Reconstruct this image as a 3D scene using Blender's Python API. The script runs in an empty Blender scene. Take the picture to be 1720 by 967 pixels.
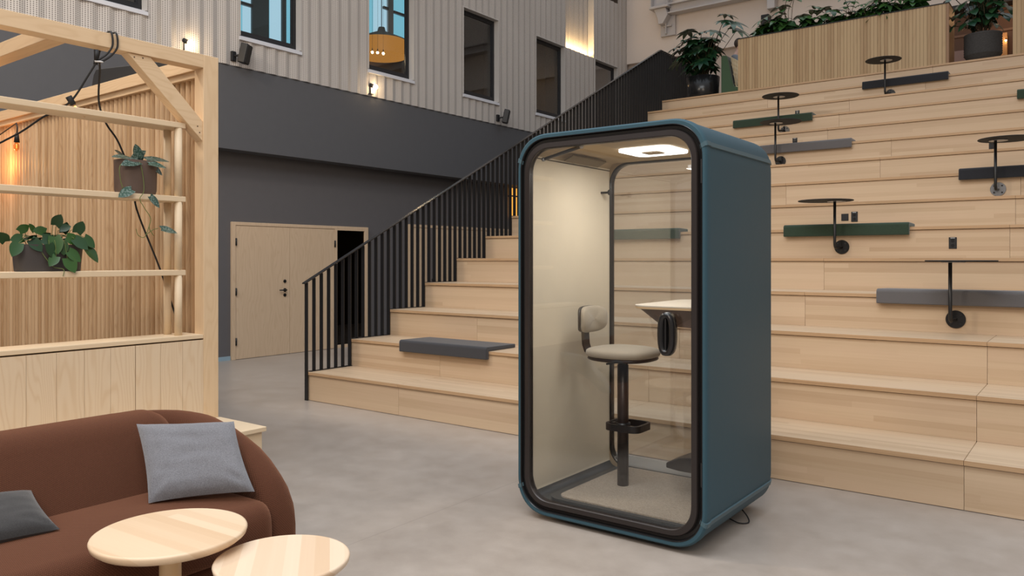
import bpy, math, random
from mathutils import Vector, Matrix, noise
PI = math.pi
S = bpy.context.scene
COL = S.collection
def V(*a): return Vector(a)

# ------------------------------------------------------------------ mesh builder
class MB:
    def __init__(s): s.v = []; s.f = []; s.sm = []; s.uv = {}
    def add(s, vs, fs, smooth=False):
        b = len(s.v); s.v += [Vector(p) for p in vs]
        for f in fs: s.f.append([b + i for i in f]); s.sm.append(smooth)
        return s
    def box(s, x0, x1, y0, y1, z0, z1):
        vs = [(x, y, z) for z in (z0, z1) for y in (y0, y1) for x in (x0, x1)]
        return s.add(vs, [(0, 2, 3, 1), (4, 5, 7, 6), (0, 1, 5, 4), (2, 6, 7, 3), (0, 4, 6, 2), (1, 3, 7, 5)])
    def obox(s, c, ax, ay, az, hx, hy, hz):
        c = Vector(c); ax = Vector(ax).normalized() * hx; ay = Vector(ay).normalized() * hy; az = Vector(az).normalized() * hz
        vs = [c + ax * i + ay * j + az * k for k in (-1, 1) for j in (-1, 1) for i in (-1, 1)]
        return s.add(vs, [(0, 2, 3, 1), (4, 5, 7, 6), (0, 1, 5, 4), (2, 6, 7, 3), (0, 4, 6, 2), (1, 3, 7, 5)])
    def prism(s, poly, axis, a0, a1, smooth=False):
        n = len(poly)
        def P(p, a):
            return {'X': (a, p[0], p[1]), 'Y': (p[0], a, p[1]), 'Z': (p[0], p[1], a)}[axis]
        vs = [P(p, a0) for p in poly] + [P(p, a1) for p in poly]
        fs = [list(range(n))[::-1], list(range(n, 2 * n))]
        s.add(vs, fs)
        b = len(s.v) - 2 * n
        for i in range(n):
            j = (i + 1) % n; s.f.append([b + i, b + j, b + n + j, b + n + i]); s.sm.append(smooth)
        return s
    def loft(s, rings, close=True, caps=False, smooth=True):
        n = len(rings[0]); vs = [p for r in rings for p in r]; fs = []
        for k in range(len(rings) - 1):
            for i in range(n if close else n - 1):
                j = (i + 1) % n; fs.append((k * n + i, k * n + j, (k + 1) * n + j, (k + 1) * n + i))
        s.add(vs, fs, smooth)
        if caps:
            b = len(s.v) - len(vs)
            s.f.append([b + i for i in range(n)][::-1]); s.sm.append(False)
            s.f.append([b + (len(rings) - 1) * n + i for i in range(n)]); s.sm.append(False)
        return s
    def tube(s, path, r, n=8, caps=True, flat=None):
        path = [Vector(p) for p in path]; rings = []
        t = (path[1] - path[0]).normalized()
        u = t.orthogonal().normalized()
        for i, p in enumerate(path):
            a = path[max(i - 1, 0)]; c = path[min(i + 1, len(path) - 1)]
            t = (c - a).normalized(); u = (u - t * u.dot(t)).normalized(); w = t.cross(u)
            rr = r[i] if isinstance(r, (list, tuple)) else r
            rings.append([p + (u * math.cos(2 * PI * k / n) + w * math.sin(2 * PI * k / n)) * rr for k in range(n)])
        return s.loft(rings, True, caps)
    def lathe(s, c, prof, n=32, caps=True):
        c = Vector(c); rings = [[c + V(r * math.cos(2 * PI * k / n), r * math.sin(2 * PI * k / n), z) for k in range(n)] for r, z in prof]
        return s.loft(rings, True, caps)
    def cyl(s, p0, p1, r, n=16, r1=None):
        return s.tube([p0, p1], [r, r if r1 is None else r1], n)
    def ball(s, c, r, nu=16, nv=10, sc=(1, 1, 1)):
        c = Vector(c); rings = []
        for j in range(nv + 1):
            th = PI * min(max(j / nv, .002), .998); rings.append([c + V(r * sc[0] * math.sin(th) * math.cos(2 * PI * i / nu), r * sc[1] * math.sin(th) * math.sin(2 * PI * i / nu), r * sc[2] * math.cos(th)) for i in range(nu)])
        return s.loft(rings[::-1], True, True)
    def grid(s, fn, nu, nv, smooth=True):
        vs = [fn(i / nu, j / nv) for j in range(nv + 1) for i in range(nu + 1)]
        fs = [(j * (nu + 1) + i, j * (nu + 1) + i + 1, (j + 1) * (nu + 1) + i + 1, (j + 1) * (nu + 1) + i) for j in range(nv) for i in range(nu)]
        return s.add(vs, fs, smooth)
    def build(s, name, mat, parent=None, bevel=0, seg=2, smooth=False, label=None, cat=None, group=None, kind=None, uvs=None):
        if parent is not None:
            r = parent
            while r.parent: r = r.parent
            o0 = r.location.copy()
        else:
            xs = [p.x for p in s.v]; ys = [p.y for p in s.v]; zs = [p.z for p in s.v]
            o0 = V((min(xs) + max(xs)) / 2, (min(ys) + max(ys)) / 2, min(zs))
        me = bpy.data.meshes.new(name); me.from_pydata([p - o0 for p in s.v], [], s.f)
        me.polygons.foreach_set('use_smooth', [True] * len(s.f) if smooth else s.sm)
        if uvs:
            ul = me.uv_layers.new(name='UVMap')
            for li, l in enumerate(me.loops): ul.data[li].uv = uvs[l.vertex_index]
        me.materials.append(mat); me.update()
        o = bpy.data.objects.new(name, me); COL.objects.link(o)
        if parent is not None: o.parent = parent
        else: o.location = o0
        if bevel:
            m = o.modifiers.new('bevel', 'BEVEL'); m.width = bevel; m.segments = seg; m.limit_method = 'ANGLE'; m.angle_limit = math.radians(40); m.harden_normals = False
            if seg > 1: me.polygons.foreach_set('use_smooth', [True] * len(s.f)); me.update(); 
            if seg > 1:
                w = o.modifiers.new('wn', 'WEIGHTED_NORMAL'); w.keep_sharp = False
        tag(o, label, cat, group, kind)
        return o
def tag(o, label=None, cat=None, group=None, kind=None):
    if label: o['label'] = label
    if cat: o['category'] = cat
    if group: o['group'] = group
    if kind: o['kind'] = kind
    return o
def thing(name, loc, label, cat, group=None, kind=None):
    o = bpy.data.objects.new(name, None); COL.objects.link(o); o.location = loc; o.empty_display_size = .1
    return tag(o, label, cat, group, kind)
def struct(mb, name, mat, **k): return mb.build(name, mat, kind='structure', **k)

# ------------------------------------------------------------------ materials
class NT:
    def __init__(s, name):
        m = bpy.data.materials.new(name); m.use_nodes = True; s.m = m; s.t = m.node_tree; s.n = s.t.nodes; s.L = s.t.links
        s.b = s.n['Principled BSDF']; s.out = s.n['Material Output']
    def node(s, typ, **k):
        nd = s.n.new(typ)
        for a, b in k.items(): setattr(nd, a, b)
        return nd
    def lk(s, a, b): s.L.new(a, b)
    def math(s, op, a, b=None, c=None, clamp=False):
        nd = s.n.new('ShaderNodeMath'); nd.operation = op; nd.use_clamp = clamp
        for i, x in enumerate((a, b, c)):
            if x is None: continue
            if isinstance(x, (int, float)): nd.inputs[i].default_value = x
            else: s.lk(x, nd.inputs[i])
        return nd.outputs[0]
    def mix(s, f, a, b):
        nd = s.n.new('ShaderNodeMix'); nd.data_type = 'RGBA'
        if isinstance(f, (int, float)): nd.inputs[0].default_value = f
        else: s.lk(f, nd.inputs[0])
        for i, x in ((6, a), (7, b)):
            if isinstance(x, (tuple, list)): nd.inputs[i].default_value = (*x[:3], 1)
            else: s.lk(x, nd.inputs[i])
        return nd.outputs[2]
    def noise(s, vec, scale, detail=2, rough=.5, dist=0):
        nd = s.n.new('ShaderNodeTexNoise'); nd.inputs['Scale'].default_value = scale; nd.inputs['Detail'].default_value = detail
        nd.inputs['Roughness'].default_value = rough; nd.inputs['Distortion'].default_value = dist
        if vec is not None: s.lk(vec, nd.inputs['Vector'])
        return nd.outputs['Fac']
    def comb(s, x, y, z):
        nd = s.n.new('ShaderNodeCombineXYZ')
        for i, a in enumerate((x, y, z)):
            if isinstance(a, (int, float)): nd.inputs[i].default_value = a
            else: s.lk(a, nd.inputs[i])
        return nd.outputs[0]
    def obj(s): return s.node('ShaderNodeTexCoord').outputs['Object']
    def sep(s, v):
        nd = s.n.new('ShaderNodeSeparateXYZ'); s.lk(v, nd.inputs[0]); return nd.outputs
    def bump(s, h, strength=.3, dist=.002):
        nd = s.n.new('ShaderNodeBump'); nd.inputs['Strength'].default_value = strength; nd.inputs['Distance'].default_value = dist
        s.lk(h, nd.inputs['Height']); s.lk(nd.outputs[0], s.b.inputs['Normal'])
    def base(s, c):
        if isinstance(c, (tuple, list)): s.b.inputs['Base Color'].default_value = (*c[:3], 1)
        else: s.lk(c, s.b.inputs['Base Color'])
    def set(s, **k):
        for a, b in k.items():
            s.b.inputs[a.replace('_', ' ')].default_value = b
def plain(name, c, rough=.5, metal=0, spec=.5, nvar=0, nscale=8, bump=0, bscale=200, coat=0):
    t = NT(name); t.set(Roughness=rough, Metallic=metal); t.b.inputs['Specular IOR Level'].default_value = spec
    t.b.inputs['Coat Weight'].default_value = coat
    o = t.obj()
    f = t.noise(o, nscale, 3)
    v = nvar if nvar else .04
    t.base(t.mix(f, [x * (1 - v) for x in c], [min(1, x * (1 + v)) for x in c]))
    if bump: t.bump(t.noise(o, bscale, 2), bump, .001)
    return t.m
def emis(name, c, st):
    t = NT(name); t.base((0, 0, 0)); t.b.inputs['Emission Color'].default_value = (*c, 1); t.b.inputs['Emission Strength'].default_value = st
    return t.m
def wood(name, light, dark, axis='X', stave=.05, slen=1.1, tone=.5, grain=.35, fig=0, figscale=9, rough=.45, isl=.25, pink=None):
    """grain runs along `axis`; staves across it"""
    t = NT(name); t.set(Roughness=rough); t.b.inputs['Specular IOR Level'].default_value = .35
    x, y, z = t.sep(t.obj()); rnd = t.node('ShaderNodeNewGeometry').outputs['Random Per Island']
    l, a, b = {'X': (x, y, z), 'Y': (y, x, z), 'Z': (z, x, y)}[axis]
    off = t.math('MULTIPLY', rnd, 37.0)
    w = t.math('ADD', t.math('ADD', a, b), off)
    lo = t.math('ADD', l, t.math('MULTIPLY', rnd, 91.0))
    g = t.noise(t.comb(t.math('MULTIPLY', lo, 2.0), t.math('MULTIPLY', w, 70.0), t.math('MULTIPLY', t.math('SUBTRACT', a, b), 20.0)), 1.0, 3, .6)
    fac = t.math('MULTIPLY', g, grain)
    if stave:
        si = t.math('FLOOR', t.math('DIVIDE', w, stave))
        wn = t.node('ShaderNodeTexWhiteNoise', noise_dimensions='1D'); t.lk(si, wn.inputs['W'])
        li = t.math('FLOOR', t.math('ADD', t.math('DIVIDE', lo, slen), t.math('MULTIPLY', wn.outputs['Value'], 17.0)))
        w2 = t.node('ShaderNodeTexWhiteNoise', noise_dimensions='2D'); t.lk(t.comb(si, li, 0.0), w2.inputs['Vector'])
        fac = t.math('ADD', fac, t.math('MULTIPLY', t.math('POWER', w2.outputs['Value'], 1.6), tone))
    if fig:
        d = t.noise(t.comb(t.math('MULTIPLY', lo, .9), t.math('MULTIPLY', w, 5.5), off), 1.0, 2)
        wv = t.math('SINE', t.math('ADD', t.math('MULTIPLY', w, figscale * 6.0), t.math('MULTIPLY', d, figscale * 3.2)))
        wv = t.math('POWER', t.math('ADD', t.math('MULTIPLY', wv, .5), .5), 3.0)
        fac = t.math('ADD', fac, t.math('MULTIPLY', wv, fig))
    fac = t.math('ADD', fac, t.math('MULTIPLY', t.math('SUBTRACT', rnd, .5), isl), clamp=True)
    c = t.mix(fac, light, dark)
    if pink:
        pn = t.noise(t.comb(t.math('MULTIPLY', lo, .8), t.math('MULTIPLY', w, 9.0), 0.0), 1.0, 1)
        c = t.mix(t.math('MULTIPLY', t.math('SUBTRACT', pn, .45), 1.2, clamp=True), c, pink)
    t.base(c); t.bump(g, .08, .001)
    return t.m
def fabric(name, c, c2, scale=300, rough=.95, mottle=0, sheen=.3, bump=.25):
    t = NT(name); t.set(Roughness=rough); t.b.inputs['Sheen Weight'].default_value = sheen; t.b.inputs['Specular IOR Level'].default_value = .1
    o = t.obj(); x, y, z = t.sep(o)
    a = t.noise(t.comb(t.math('MULTIPLY', x, 1.0), t.math('MULTIPLY', y, 4.0), t.math('MULTIPLY', z, 1.0)), scale * .5, 2)
    b = t.noise(t.comb(t.math('MULTIPLY', x, 4.0), t.math('MULTIPLY', y, 1.0), t.math('MULTIPLY', z, 4.0)), scale * .5, 2)
    f = t.math('MULTIPLY', t.math('ADD', a, b), .5)
    f = t.math('MULTIPLY_ADD', t.math('SUBTRACT', f, .5), 3.0, .5, clamp=True)
    col = t.mix(f, c, c2)
    if mottle:
        m = t.noise(o, 6, 2); col = t.mix(t.math('MULTIPLY', m, mottle), col, [q * .6 for q in c])
    t.base(col); t.bump(f, bump, .0015)
    return t.m
def glass(name, tint=(.93, .95, .94), refl=1.0, rough=0.0):
    t = NT(name); t.n.remove(t.b)
    tr = t.node('ShaderNodeBsdfTransparent'); tr.inputs[0].default_value = (*tint, 1)
    gl = t.node('ShaderNodeBsdfGlossy'); gl.inputs['Roughness'].default_value = rough
    fr = t.node('ShaderNodeFresnel')
    t.lk(t.math('MULTIPLY_ADD', t.node('ShaderNodeNewGeometry').outputs['Backfacing'], 1 / 1.5 - 1.5, 1.5), fr.inputs[0])
    m = t.node('ShaderNodeMixShader'); t.lk(t.math('MULTIPLY', fr.outputs[0], refl, clamp=True), m.inputs[0])
    t.lk(tr.outputs[0], m.inputs[1]); t.lk(gl.outputs[0], m.inputs[2]); t.lk(m.outputs[0], t.out.inputs[0])
    return t.m

M = {}
M['step'] = wood('birch_step', (.62, .475, .325), (.44, .305, .19), 'X', .042, 3.2, .50, .38, isl=.28, rough=.42, pink=(.59, .425, .30))
M['nose'] = wood('birch_edge', (.52, .345, .20), (.38, .235, .125), 'X', .009, .5, .5, .3, isl=.2)
M['pine'] = wood('spruce_beam_long', (.76, .575, .375), (.60, .41, .235), 'Y', 0, 1, .4, .35, fig=.28, figscale=22)
M['pineX'] = wood('spruce_beam_across', (.72, .52, .32), (.55, .355, .19), 'X', 0, 1, .4, .35, fig=.25, figscale=22)
M['pineZ'] = wood('spruce_post', (.76, .575, .375), (.62, .43, .25), 'Z', 0, 1, .4, .35, fig=.25, figscale=26)
M['slat'] = wood('oregon_slat', (.58, .395, .23), (.37, .215, .10), 'Z', 0, 1, .4, .5, fig=.3, figscale=30, isl=.85)
M['shelf'] = wood('pale_shelf', (.75, .60, .415), (.64, .475, .30), 'Y', 0, 1, .3, .3, isl=.1)
M['cab'] = wood('ash_board', (.74, .60, .435), (.60, .42, .25), 'Z', 0, 1, .3, .25, fig=.32, figscale=26, isl=.55)
M['door'] = wood('ash_veneer', (.70, .53, .365), (.56, .395, .25), 'Z', 0, 1, .3, .40, fig=.30, figscale=20, isl=.10)
M['table'] = wood('maple_top', (.74, .575, .405), (.58, .385, .225), 'X', .047, 5, .60, .25, isl=0, rough=.38)
M['tableY'] = wood('maple_top_turned', (.76, .61, .46), (.60, .41, .255), 'Y', .052, 5, .60, .2, isl=0, rough=.38)
M['tablez'] = wood('maple_stem', (.66, .46, .26), (.56, .36, .17), 'Z', 0, 5, .75, .2, isl=0, rough=.38)
M['planter'] = wood('planter_slat', (.47, .335, .19), (.32, .20, .10), 'Z', 0, 1, .3, .3, fig=.2, isl=.9, rough=.55)
M['blk'] = plain('black_metal', (.010, .010, .011), .38, 0, .5)
M['blk2'] = plain('black_gasket', (.011, .0105, .011), .25, 0, .5)
M['blkm'] = plain('matt_black', (.010, .010, .011), .65)
M['steel'] = plain('grey_plate', (.30, .31, .33), .25, .9)
M['bronze'] = plain('dark_bronze_frame', (.030, .024, .023), .35, .3, .5)
M['teal'] = plain('teal_shell', (.037, .083, .110), .5, 0, .2, nvar=.02, bump=.04, bscale=900)
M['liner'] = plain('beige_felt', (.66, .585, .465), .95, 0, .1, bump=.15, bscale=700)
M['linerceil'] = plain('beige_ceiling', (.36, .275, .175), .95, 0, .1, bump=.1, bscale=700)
M['carpet'] = fabric('beige_carpet', (.46, .375, .285), (.22, .17, .12), 160, bump=1.0)
M['seat'] = fabric('beige_wool', (.40, .345, .27), (.34, .29, .22), 900, bump=.1)
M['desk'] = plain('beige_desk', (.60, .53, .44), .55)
M['green'] = fabric('green_wool', (.046, .072, .048), (.020, .034, .022), 700)
M['grey'] = fabric('grey_wool', (.165, .158, .160), (.080, .074, .075), 600)
M['dark'] = fabric('charcoal_wool', (.034, .036, .042), (.018, .019, .023), 700)
M['dark2'] = fabric('anthracite_wool', (.060, .060, .066), (.030, .030, .034), 600)
M['pillow'] = fabric('blue_grey_linen', (.25, .252, .270), (.115, .115, .128), 330, bump=.5)
M['pillowd'] = fabric('dark_grey_felt', (.060, .058, .058), (.026, .025, .025), 500)
M['pot'] = plain('brown_clay_pot', (.125, .085, .068), .5, nvar=.15, nscale=14)
M['trough'] = plain('dark_trough', (.060, .052, .050), .42)
M['potk'] = plain('black_pot', (.012, .012, .013), .25)
M['soil'] = plain('soil', (.03, .02, .013), .95, nvar=.4, nscale=60)
M['spk'] = plain('speaker_black', (.011, .011, .012), .5)
M['wallg'] = plain('charcoal_wall', (.128, .122, .126), .7, bump=.1, bscale=300, spec=.25)
M['wallb'] = plain('charcoal_band', (.108, .109, .117), .7, bump=.1, bscale=300, spec=.25)
M['plaster'] = plain('far_plaster', (.72, .63, .56), .9, nvar=.05, nscale=1.2)
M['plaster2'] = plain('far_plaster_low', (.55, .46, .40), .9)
M['reveal'] = plain('reveal_paint', (.52, .495, .47), .8)
M['steelp'] = plain('painted_steel', (.52, .49, .48), .5)
M['wframe'] = plain('window_black', (.014, .015, .018), .35)
M['roomd'] = plain('room_dark', (.20, .165, .14), .9)
M['glass'] = glass('booth_glass', (.955, .965, .968), 1.3)
M['bglass'] = glass('back_glass', (.93, .955, .975), 2.6)
M['wglass'] = glass('window_glass', (.93, .95, .96), 1.0)
M['dglass'] = glass('door_glass', (.45, .40, .33), 1.0)
M['frost'] = plain('frosted_film', (.62, .63, .63), .6)
M['lampw'] = emis('booth_light', (1, .98, .95), 2.6)
M['bulb'] = emis('bulb_glow', (1, .72, .40), 60)
M['bulbf'] = emis('warm_filament', (1, .45, .12), 3)
M['led'] = emis('led_strip', (1, .68, .30), 22)
M['amber'] = emis('amber_glow', (1, .42, .06), 1.3)
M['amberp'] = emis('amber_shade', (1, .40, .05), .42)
M['cyan'] = emis('reflected_daylight', (.20, .55, .68), .95)  # glow stands in for daylight reflected in window glass
M['cyan2'] = emis('reflected_daylight_sheer', (.45, .70, .82), .95)
M['shade'] = plain('shade_grey_green', (.11, .14, .13), .8)
M['hair'] = plain('brown_hair', (.045, .028, .02), .8)
M['skin'] = plain('skin', (.45, .27, .2), .6)
M['sweater'] = fabric('grey_sweater', (.22, .25, .29), (.14, .16, .19), 200)
M['cream'] = fabric('cream_tufted', (.85, .72, .47), (.72, .60, .38), 300)
M['brown'] = plain('brown_panel', (.10, .05, .028), .7)
M['pinkb'] = plain('pink_bench', (.30, .19, .16), .8)
M['tie'] = plain('cable_tie', (.6, .6, .6), .5)
def sofa_mat():
    t = NT('rust_brown_boucle'); t.set(Roughness=.95); t.b.inputs['Sheen Weight'].default_value = .35; t.b.inputs['Specular IOR Level'].default_value = .1
    t.b.inputs['Sheen Tint'].default_value = (.8, .4, .25, 1)
    o = t.obj(); x, y, z = t.sep(o)
    y2 = t.math('ADD', y, t.math('MULTIPLY', t.noise(o, 18, 2), .004))
    h = t.math('SUBTRACT', z, x)
    s1 = t.math('SINE', t.math('MULTIPLY', t.math('ADD', t.math('MULTIPLY', y2, .8), t.math('MULTIPLY', h, .6)), 2 * PI / .0085))
    s2 = t.math('SINE', t.math('MULTIPLY', t.math('SUBTRACT', t.math('MULTIPLY', y2, .6), t.math('MULTIPLY', h, .8)), 2 * PI / .0085))
    f = t.math('MULTIPLY_ADD', t.math('ADD', t.math('ADD', t.math('MULTIPLY', s1, .28), t.math('MULTIPLY', s2, .17)), t.math('MULTIPLY', t.math('MULTIPLY', s1, s2), .55)), .5, .5)
    f = t.math('ADD', t.math('MULTIPLY', f, .75), t.math('MULTIPLY', t.noise(o, 160, 2), .25))
    t.base(t.mix(f, (.018, .0065, .004), (.145, .058, .033))); t.bump(f, .55, .003)
    return t.m
M['sofa'] = sofa_mat()
def concrete():
    t = NT('polished_concrete'); o = t.node('ShaderNodeNewGeometry').outputs['Position']; x, y, z = t.sep(o)
    n1 = t.noise(o, .7, 5, .6, .4); n2 = t.noise(o, 5, 5, .65); n3 = t.noise(o, 90, 2)
    f = t.math('MULTIPLY_ADD', t.math('SUBTRACT', t.math('ADD', t.math('MULTIPLY', n1, .55), t.math('MULTIPLY', n2, .45)), .5), 2.6, .5, clamp=True)
    c = t.mix(f, (.29, .243, .205), (.44, .385, .338))
    c = t.mix(t.math('MULTIPLY', n3, .12), c, (.2, .18, .16))
    j = t.math('LESS_THAN', t.math('ABSOLUTE', t.math('SUBTRACT', t.math('FRACT', t.math('DIVIDE', t.math('ADD', x, 3.16 + 16.0), 4.0)), .0)), .0014)
    c = t.mix(t.math('MULTIPLY', j, .35), c, (.14, .12, .11))
    t.base(c); t.lk(t.math('MULTIPLY_ADD', n2, .22, .24), t.b.inputs['Roughness']); t.b.inputs['Specular IOR Level'].default_value = .45
    t.bump(t.noise(o, 30, 3), .03, .002)
    return t.m
M['floor'] = concrete()
def perforated():
    t = NT('perforated_panel'); t.set(Roughness=.75)
    uv = t.node('ShaderNodeUVMap').outputs[0]; u, v, _ = t.sep(uv)
    fu = t.math('ABSOLUTE', t.math('SUBTRACT', t.math('FRACT', u), .5)); fv = t.math('ABSOLUTE', t.math('SUBTRACT', t.math('FRACT', v), .5))
    m = t.math('MULTIPLY', t.math('LESS_THAN', fu, .21), t.math('LESS_THAN', fv, .22))
    o = t.node('ShaderNodeNewGeometry').outputs['Position']
    base = t.mix(t.noise(o, .9, 2), (.53, .49, .455), (.61, .57, .53))
    t.base(t.mix(m, base, (.085, .065, .055)))
    return t.m
M['perf'] = perforated()
def leafmat(name, c, c2, spots=None, rough=.35):
    t = NT(name); t.set(Roughness=rough); rnd = t.node('ShaderNodeNewGeometry').outputs['Random Per Island']
    col = t.mix(rnd, c, c2)
    if spots:
        n = t.noise(t.obj(), 90, 2); m = t.math('GREATER_THAN', n, .54); col = t.mix(t.math('MULTIPLY', m, .8), col, spots)
    t.base(col); t.b.inputs['Subsurface Weight'].default_value = 0
    return t.m
M['leafA'] = leafmat('heart_leaf', (.008, .036, .014), (.034, .10, .018))
M['leafS'] = leafmat('silver_leaf', (.022, .055, .042), (.04, .09, .062), (.17, .23, .20))
M['leafD'] = leafmat('glossy_dark_leaf', (.010, .042, .022), (.030, .085, .030), rough=.28)
M['leafE'] = leafmat('planter_leaf', (.012, .045, .016), (.05, .13, .025), rough=.3)
M['vine'] = plain('green_vine', (.12, .16, .04), .6)
M['stem'] = plain('brown_stem', (.07, .05, .025), .8)
M['terr'] = None

# ------------------------------------------------------------------ camera / world
cam = bpy.data.cameras.new('camera'); co = bpy.data.objects.new('camera', cam); COL.objects.link(co)
co.location = (0, 0, 1.5); co.rotation_euler = (PI / 2, 0, math.atan(990 / 1316)); cam.sensor_width = 36; cam.lens = 36 * 1316 / 1720
cam.shift_y = -48.5 / 1720; cam.clip_start = .05; cam.clip_end = 200
S.camera = co
S.view_settings.view_transform = 'Standard'; S.view_settings.look = 'None'; S.view_settings.gamma = 1; S.view_settings.use_curve_mapping = False
S.view_settings.exposure = 0.0
W = bpy.data.worlds.new('world'); S.world = W; W.use_nodes = True; wt = W.node_tree
bg = wt.nodes['Background']; tc = wt.nodes.new('ShaderNodeTexCoord'); sx = wt.nodes.new('ShaderNodeSeparateXYZ'); cr = wt.nodes.new('ShaderNodeValToRGB')
wt.links.new(tc.outputs['Generated'], sx.inputs[0]); wt.links.new(sx.outputs[2], cr.inputs[0]); wt.links.new(cr.outputs[0], bg.inputs[0])
cr.color_ramp.elements[0].position = 0; cr.color_ramp.elements[0].color = (.30, .255, .22, 1)
cr.color_ramp.elements[1].position = .9; cr.color_ramp.elements[1].color = (.86, .95, 1.06, 1)
e = cr.color_ramp.elements.new(.35); e.color = (.40, .37, .35, 1)
bg.inputs[1].default_value = 1.0

def area(name, loc, target, size, power, color, sizey=None, spread=None):
    l = bpy.data.lights.new(name, 'AREA'); l.energy = power; l.color = color; l.size = size
    if sizey: l.shape = 'RECTANGLE'; l.size_y = sizey
    if spread: l.spread = spread
    o = bpy.data.objects.new(name, l); COL.objects.link(o); o.location = loc
    o.rotation_euler = (Vector(target) - Vector(loc)).to_track_quat('-Z', 'Y').to_euler(); return o
def point(name, loc, power, color, r=.03):
    l = bpy.data.lights.new(name, 'POINT'); l.energy = power; l.color = color; l.shadow_soft_size = r
    o = bpy.data.objects.new(name, l); COL.objects.link(o); o.location = loc; return o
# glazed roof daylight high above the hall and two added, unseen warm fills
area('roof_light', (-2.5, 0, 9.5), (-3.2, 2.5, 0), 7, 590, (.95, .97, 1.0), 5)
area('warm_fill_front', (1.2, -3.2, 5.5), (-4.4, 3.2, 1.0), 2.6, 245, (1, .84, .68))
area('warm_fill_left', (-7.5, 1.0, 6.5), (-3.5, 7, .5), .6, 170, (1, .86, .70))

# ------------------------------------------------------------------ setting
struct(MB().box(-13, 7, -6, 20, -.1, 0), 'floor', M['floor'])
struct(MB().box(-10.6, -10.34, -6, 20, 0, 3.09), 'wall_left', M['wallg'])
struct(MB().box(-10.6, -10.05, -6, 20, 3.09, 4.33), 'wall_left_band', M['wallb'])
struct(MB().box(-10.34, -10.325, -6, 6.78, 0, .06), 'baseboard_left', plain('baseboard_blue_sheen', (.30, .42, .50), .4))  # bluish colour stands in for light reflected along the wall foot
# corrugated perforated cladding above the band, with window openings
PITCH = .2068; WY = [(4.28, 5.335), (6.745, 7.816), (9.25, 10.339), (11.745, 12.858), (14.22, 15.385), (16.755, 17.886)]
ZB, ZT = 4.795, 6.455
def xprof(y):
    t = ((y + 60) / PITCH) % 1.0
    return (t / .6) * .024 if t < .6 else (1 - (t - .6) / .4) * .024
def uprof(y):
    k = math.floor((y + 60) / PITCH + 1e-7); t = (y + 60) / PITCH - k
    return 7 * k + (t / .6 * 4 if t < .6 else 4 + (t - .6) / .4 * 3)
def corr(mb, uv, y0, y1, z0, z1, x0=-10.047):
    ys = [y0]; k0 = math.floor((y0 + 60) / PITCH)
    for k in range(k0, k0 + int((y1 - y0) / PITCH) + 3):
        for t in (0, .6):
            y = (k + t) * PITCH - 60
            if y0 + 1e-4 < y < y1 - 1e-4: ys.append(y)
    ys.append(y1)
    b = len(mb.v); vs = []; fs = []
    for y in ys:
        for z in (z0, z1): vs.append((x0 + xprof(y), y, z)); uv.append((uprof(y), z / .0235))
    for i in range(len(ys) - 1): fs.append((2 * i, 2 * i + 2, 2 * i + 3, 2 * i + 1))
    mb.add(vs, fs)
TOPZ = 9.5
mb = MB(); uv = []
corr(mb, uv, -6, WY[0][0], 4.30, TOPZ)
for i, (a, b) in enumerate(WY):
    corr(mb, uv, a, b, 4.30, ZB - .08)
    if i != 5: corr(mb, uv, a, b, ZT + .02, TOPZ)
    else: corr(mb, uv, a, b, ZT + .02, 8.12)
    nx = WY[i + 1][0] if i < 5 else 18.42
    if i == 4:
        corr(mb, uv, b, 15.42, 4.30, TOPZ); corr(mb, uv, 15.42, 16.70, 4.30, 6.47); corr(mb, uv, 16.70, nx, 4.30, TOPZ)
        corr(mb, uv, 15.42, 16.70, 6.47, TOPZ, -10.215)
    else: corr(mb, uv, b, nx, 4.30, TOPZ)
struct(mb, 'wall_left_upper', M['perf'], uvs=uv)
mb = MB(); mb.box(-10.235, -10.03, 15.40, 15.42, 6.47, TOPZ); mb.box(-10.235, -10.03, 16.70, 16.72, 6.47, TOPZ)
struct(mb, 'trim_1', M['reveal'])
led = MB().box(-10.09, -10.075, 15.44, 16.68, 6.455, 6.475).build('led_strip_light', M['led'], label='warm glowing strip light tucked behind the top edge of the lower perforated panel', cat='light')
area('niche_glow', (-10.12, 16.06, 6.52), (-10.22, 16.06, 8.2), 1.2, 16, (1, .66, .30), .03)
# windows
for i, (a, b) in enumerate(WY):
    root = thing('window_%d' % (i + 1), (-10.14, (a + b) / 2, ZB), None, None, kind='structure')
    f = MB(); fw = .055
    f.box(-10.20, -10.14, a, a + fw, ZB, ZT); f.box(-10.20, -10.14, b - fw, b, ZB, ZT)
    f.box(-10.20, -10.14, a + fw, b - fw, ZB, ZB + fw); f.box(-10.20, -10.14, a + fw, b - fw, ZT - fw, ZT)
    f.build('window_frame', M['wframe'], root)
    s = MB(); q = .022
    A, B_, C, D = a + fw, b - fw, ZB + fw, ZT - fw
    s.box(-10.185, -10.15, A, A + q, C, D); s.box(-10.185, -10.15, B_ - q, B_, C, D); s.box(-10.185, -10.15, A + q, B_ - q, C, C + q); s.box(-10.185, -10.15, A + q, B_ - q, D - q, D)
    s.build('sash', M['wframe'], root)
    MB().box(-10.172, -10.166, A, B_, C, D).build('window_pane', M['wglass'], root)
    r = MB(); r.box(-10.22, -10.018, a - .015, a, ZB - .03, ZT + .02); r.box(-10.22, -10.018, b, b + .015, ZB - .03, ZT + .02); r.box(-10.22, -10.018, a, b, ZT, ZT + .02)
    r.build('reveal', M['reveal'], root)
    MB().prism([(-10.22, ZB), (-10.14, ZB), (-10.012, ZB - .05), (-10.006, ZB - .10), (-10.03, ZB - .105), (-10.22, ZB - .08)], 'Y', a - .02, b + .02).build('sill', plain('white_sill', (.62, .62, .65), .6), root)
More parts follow.
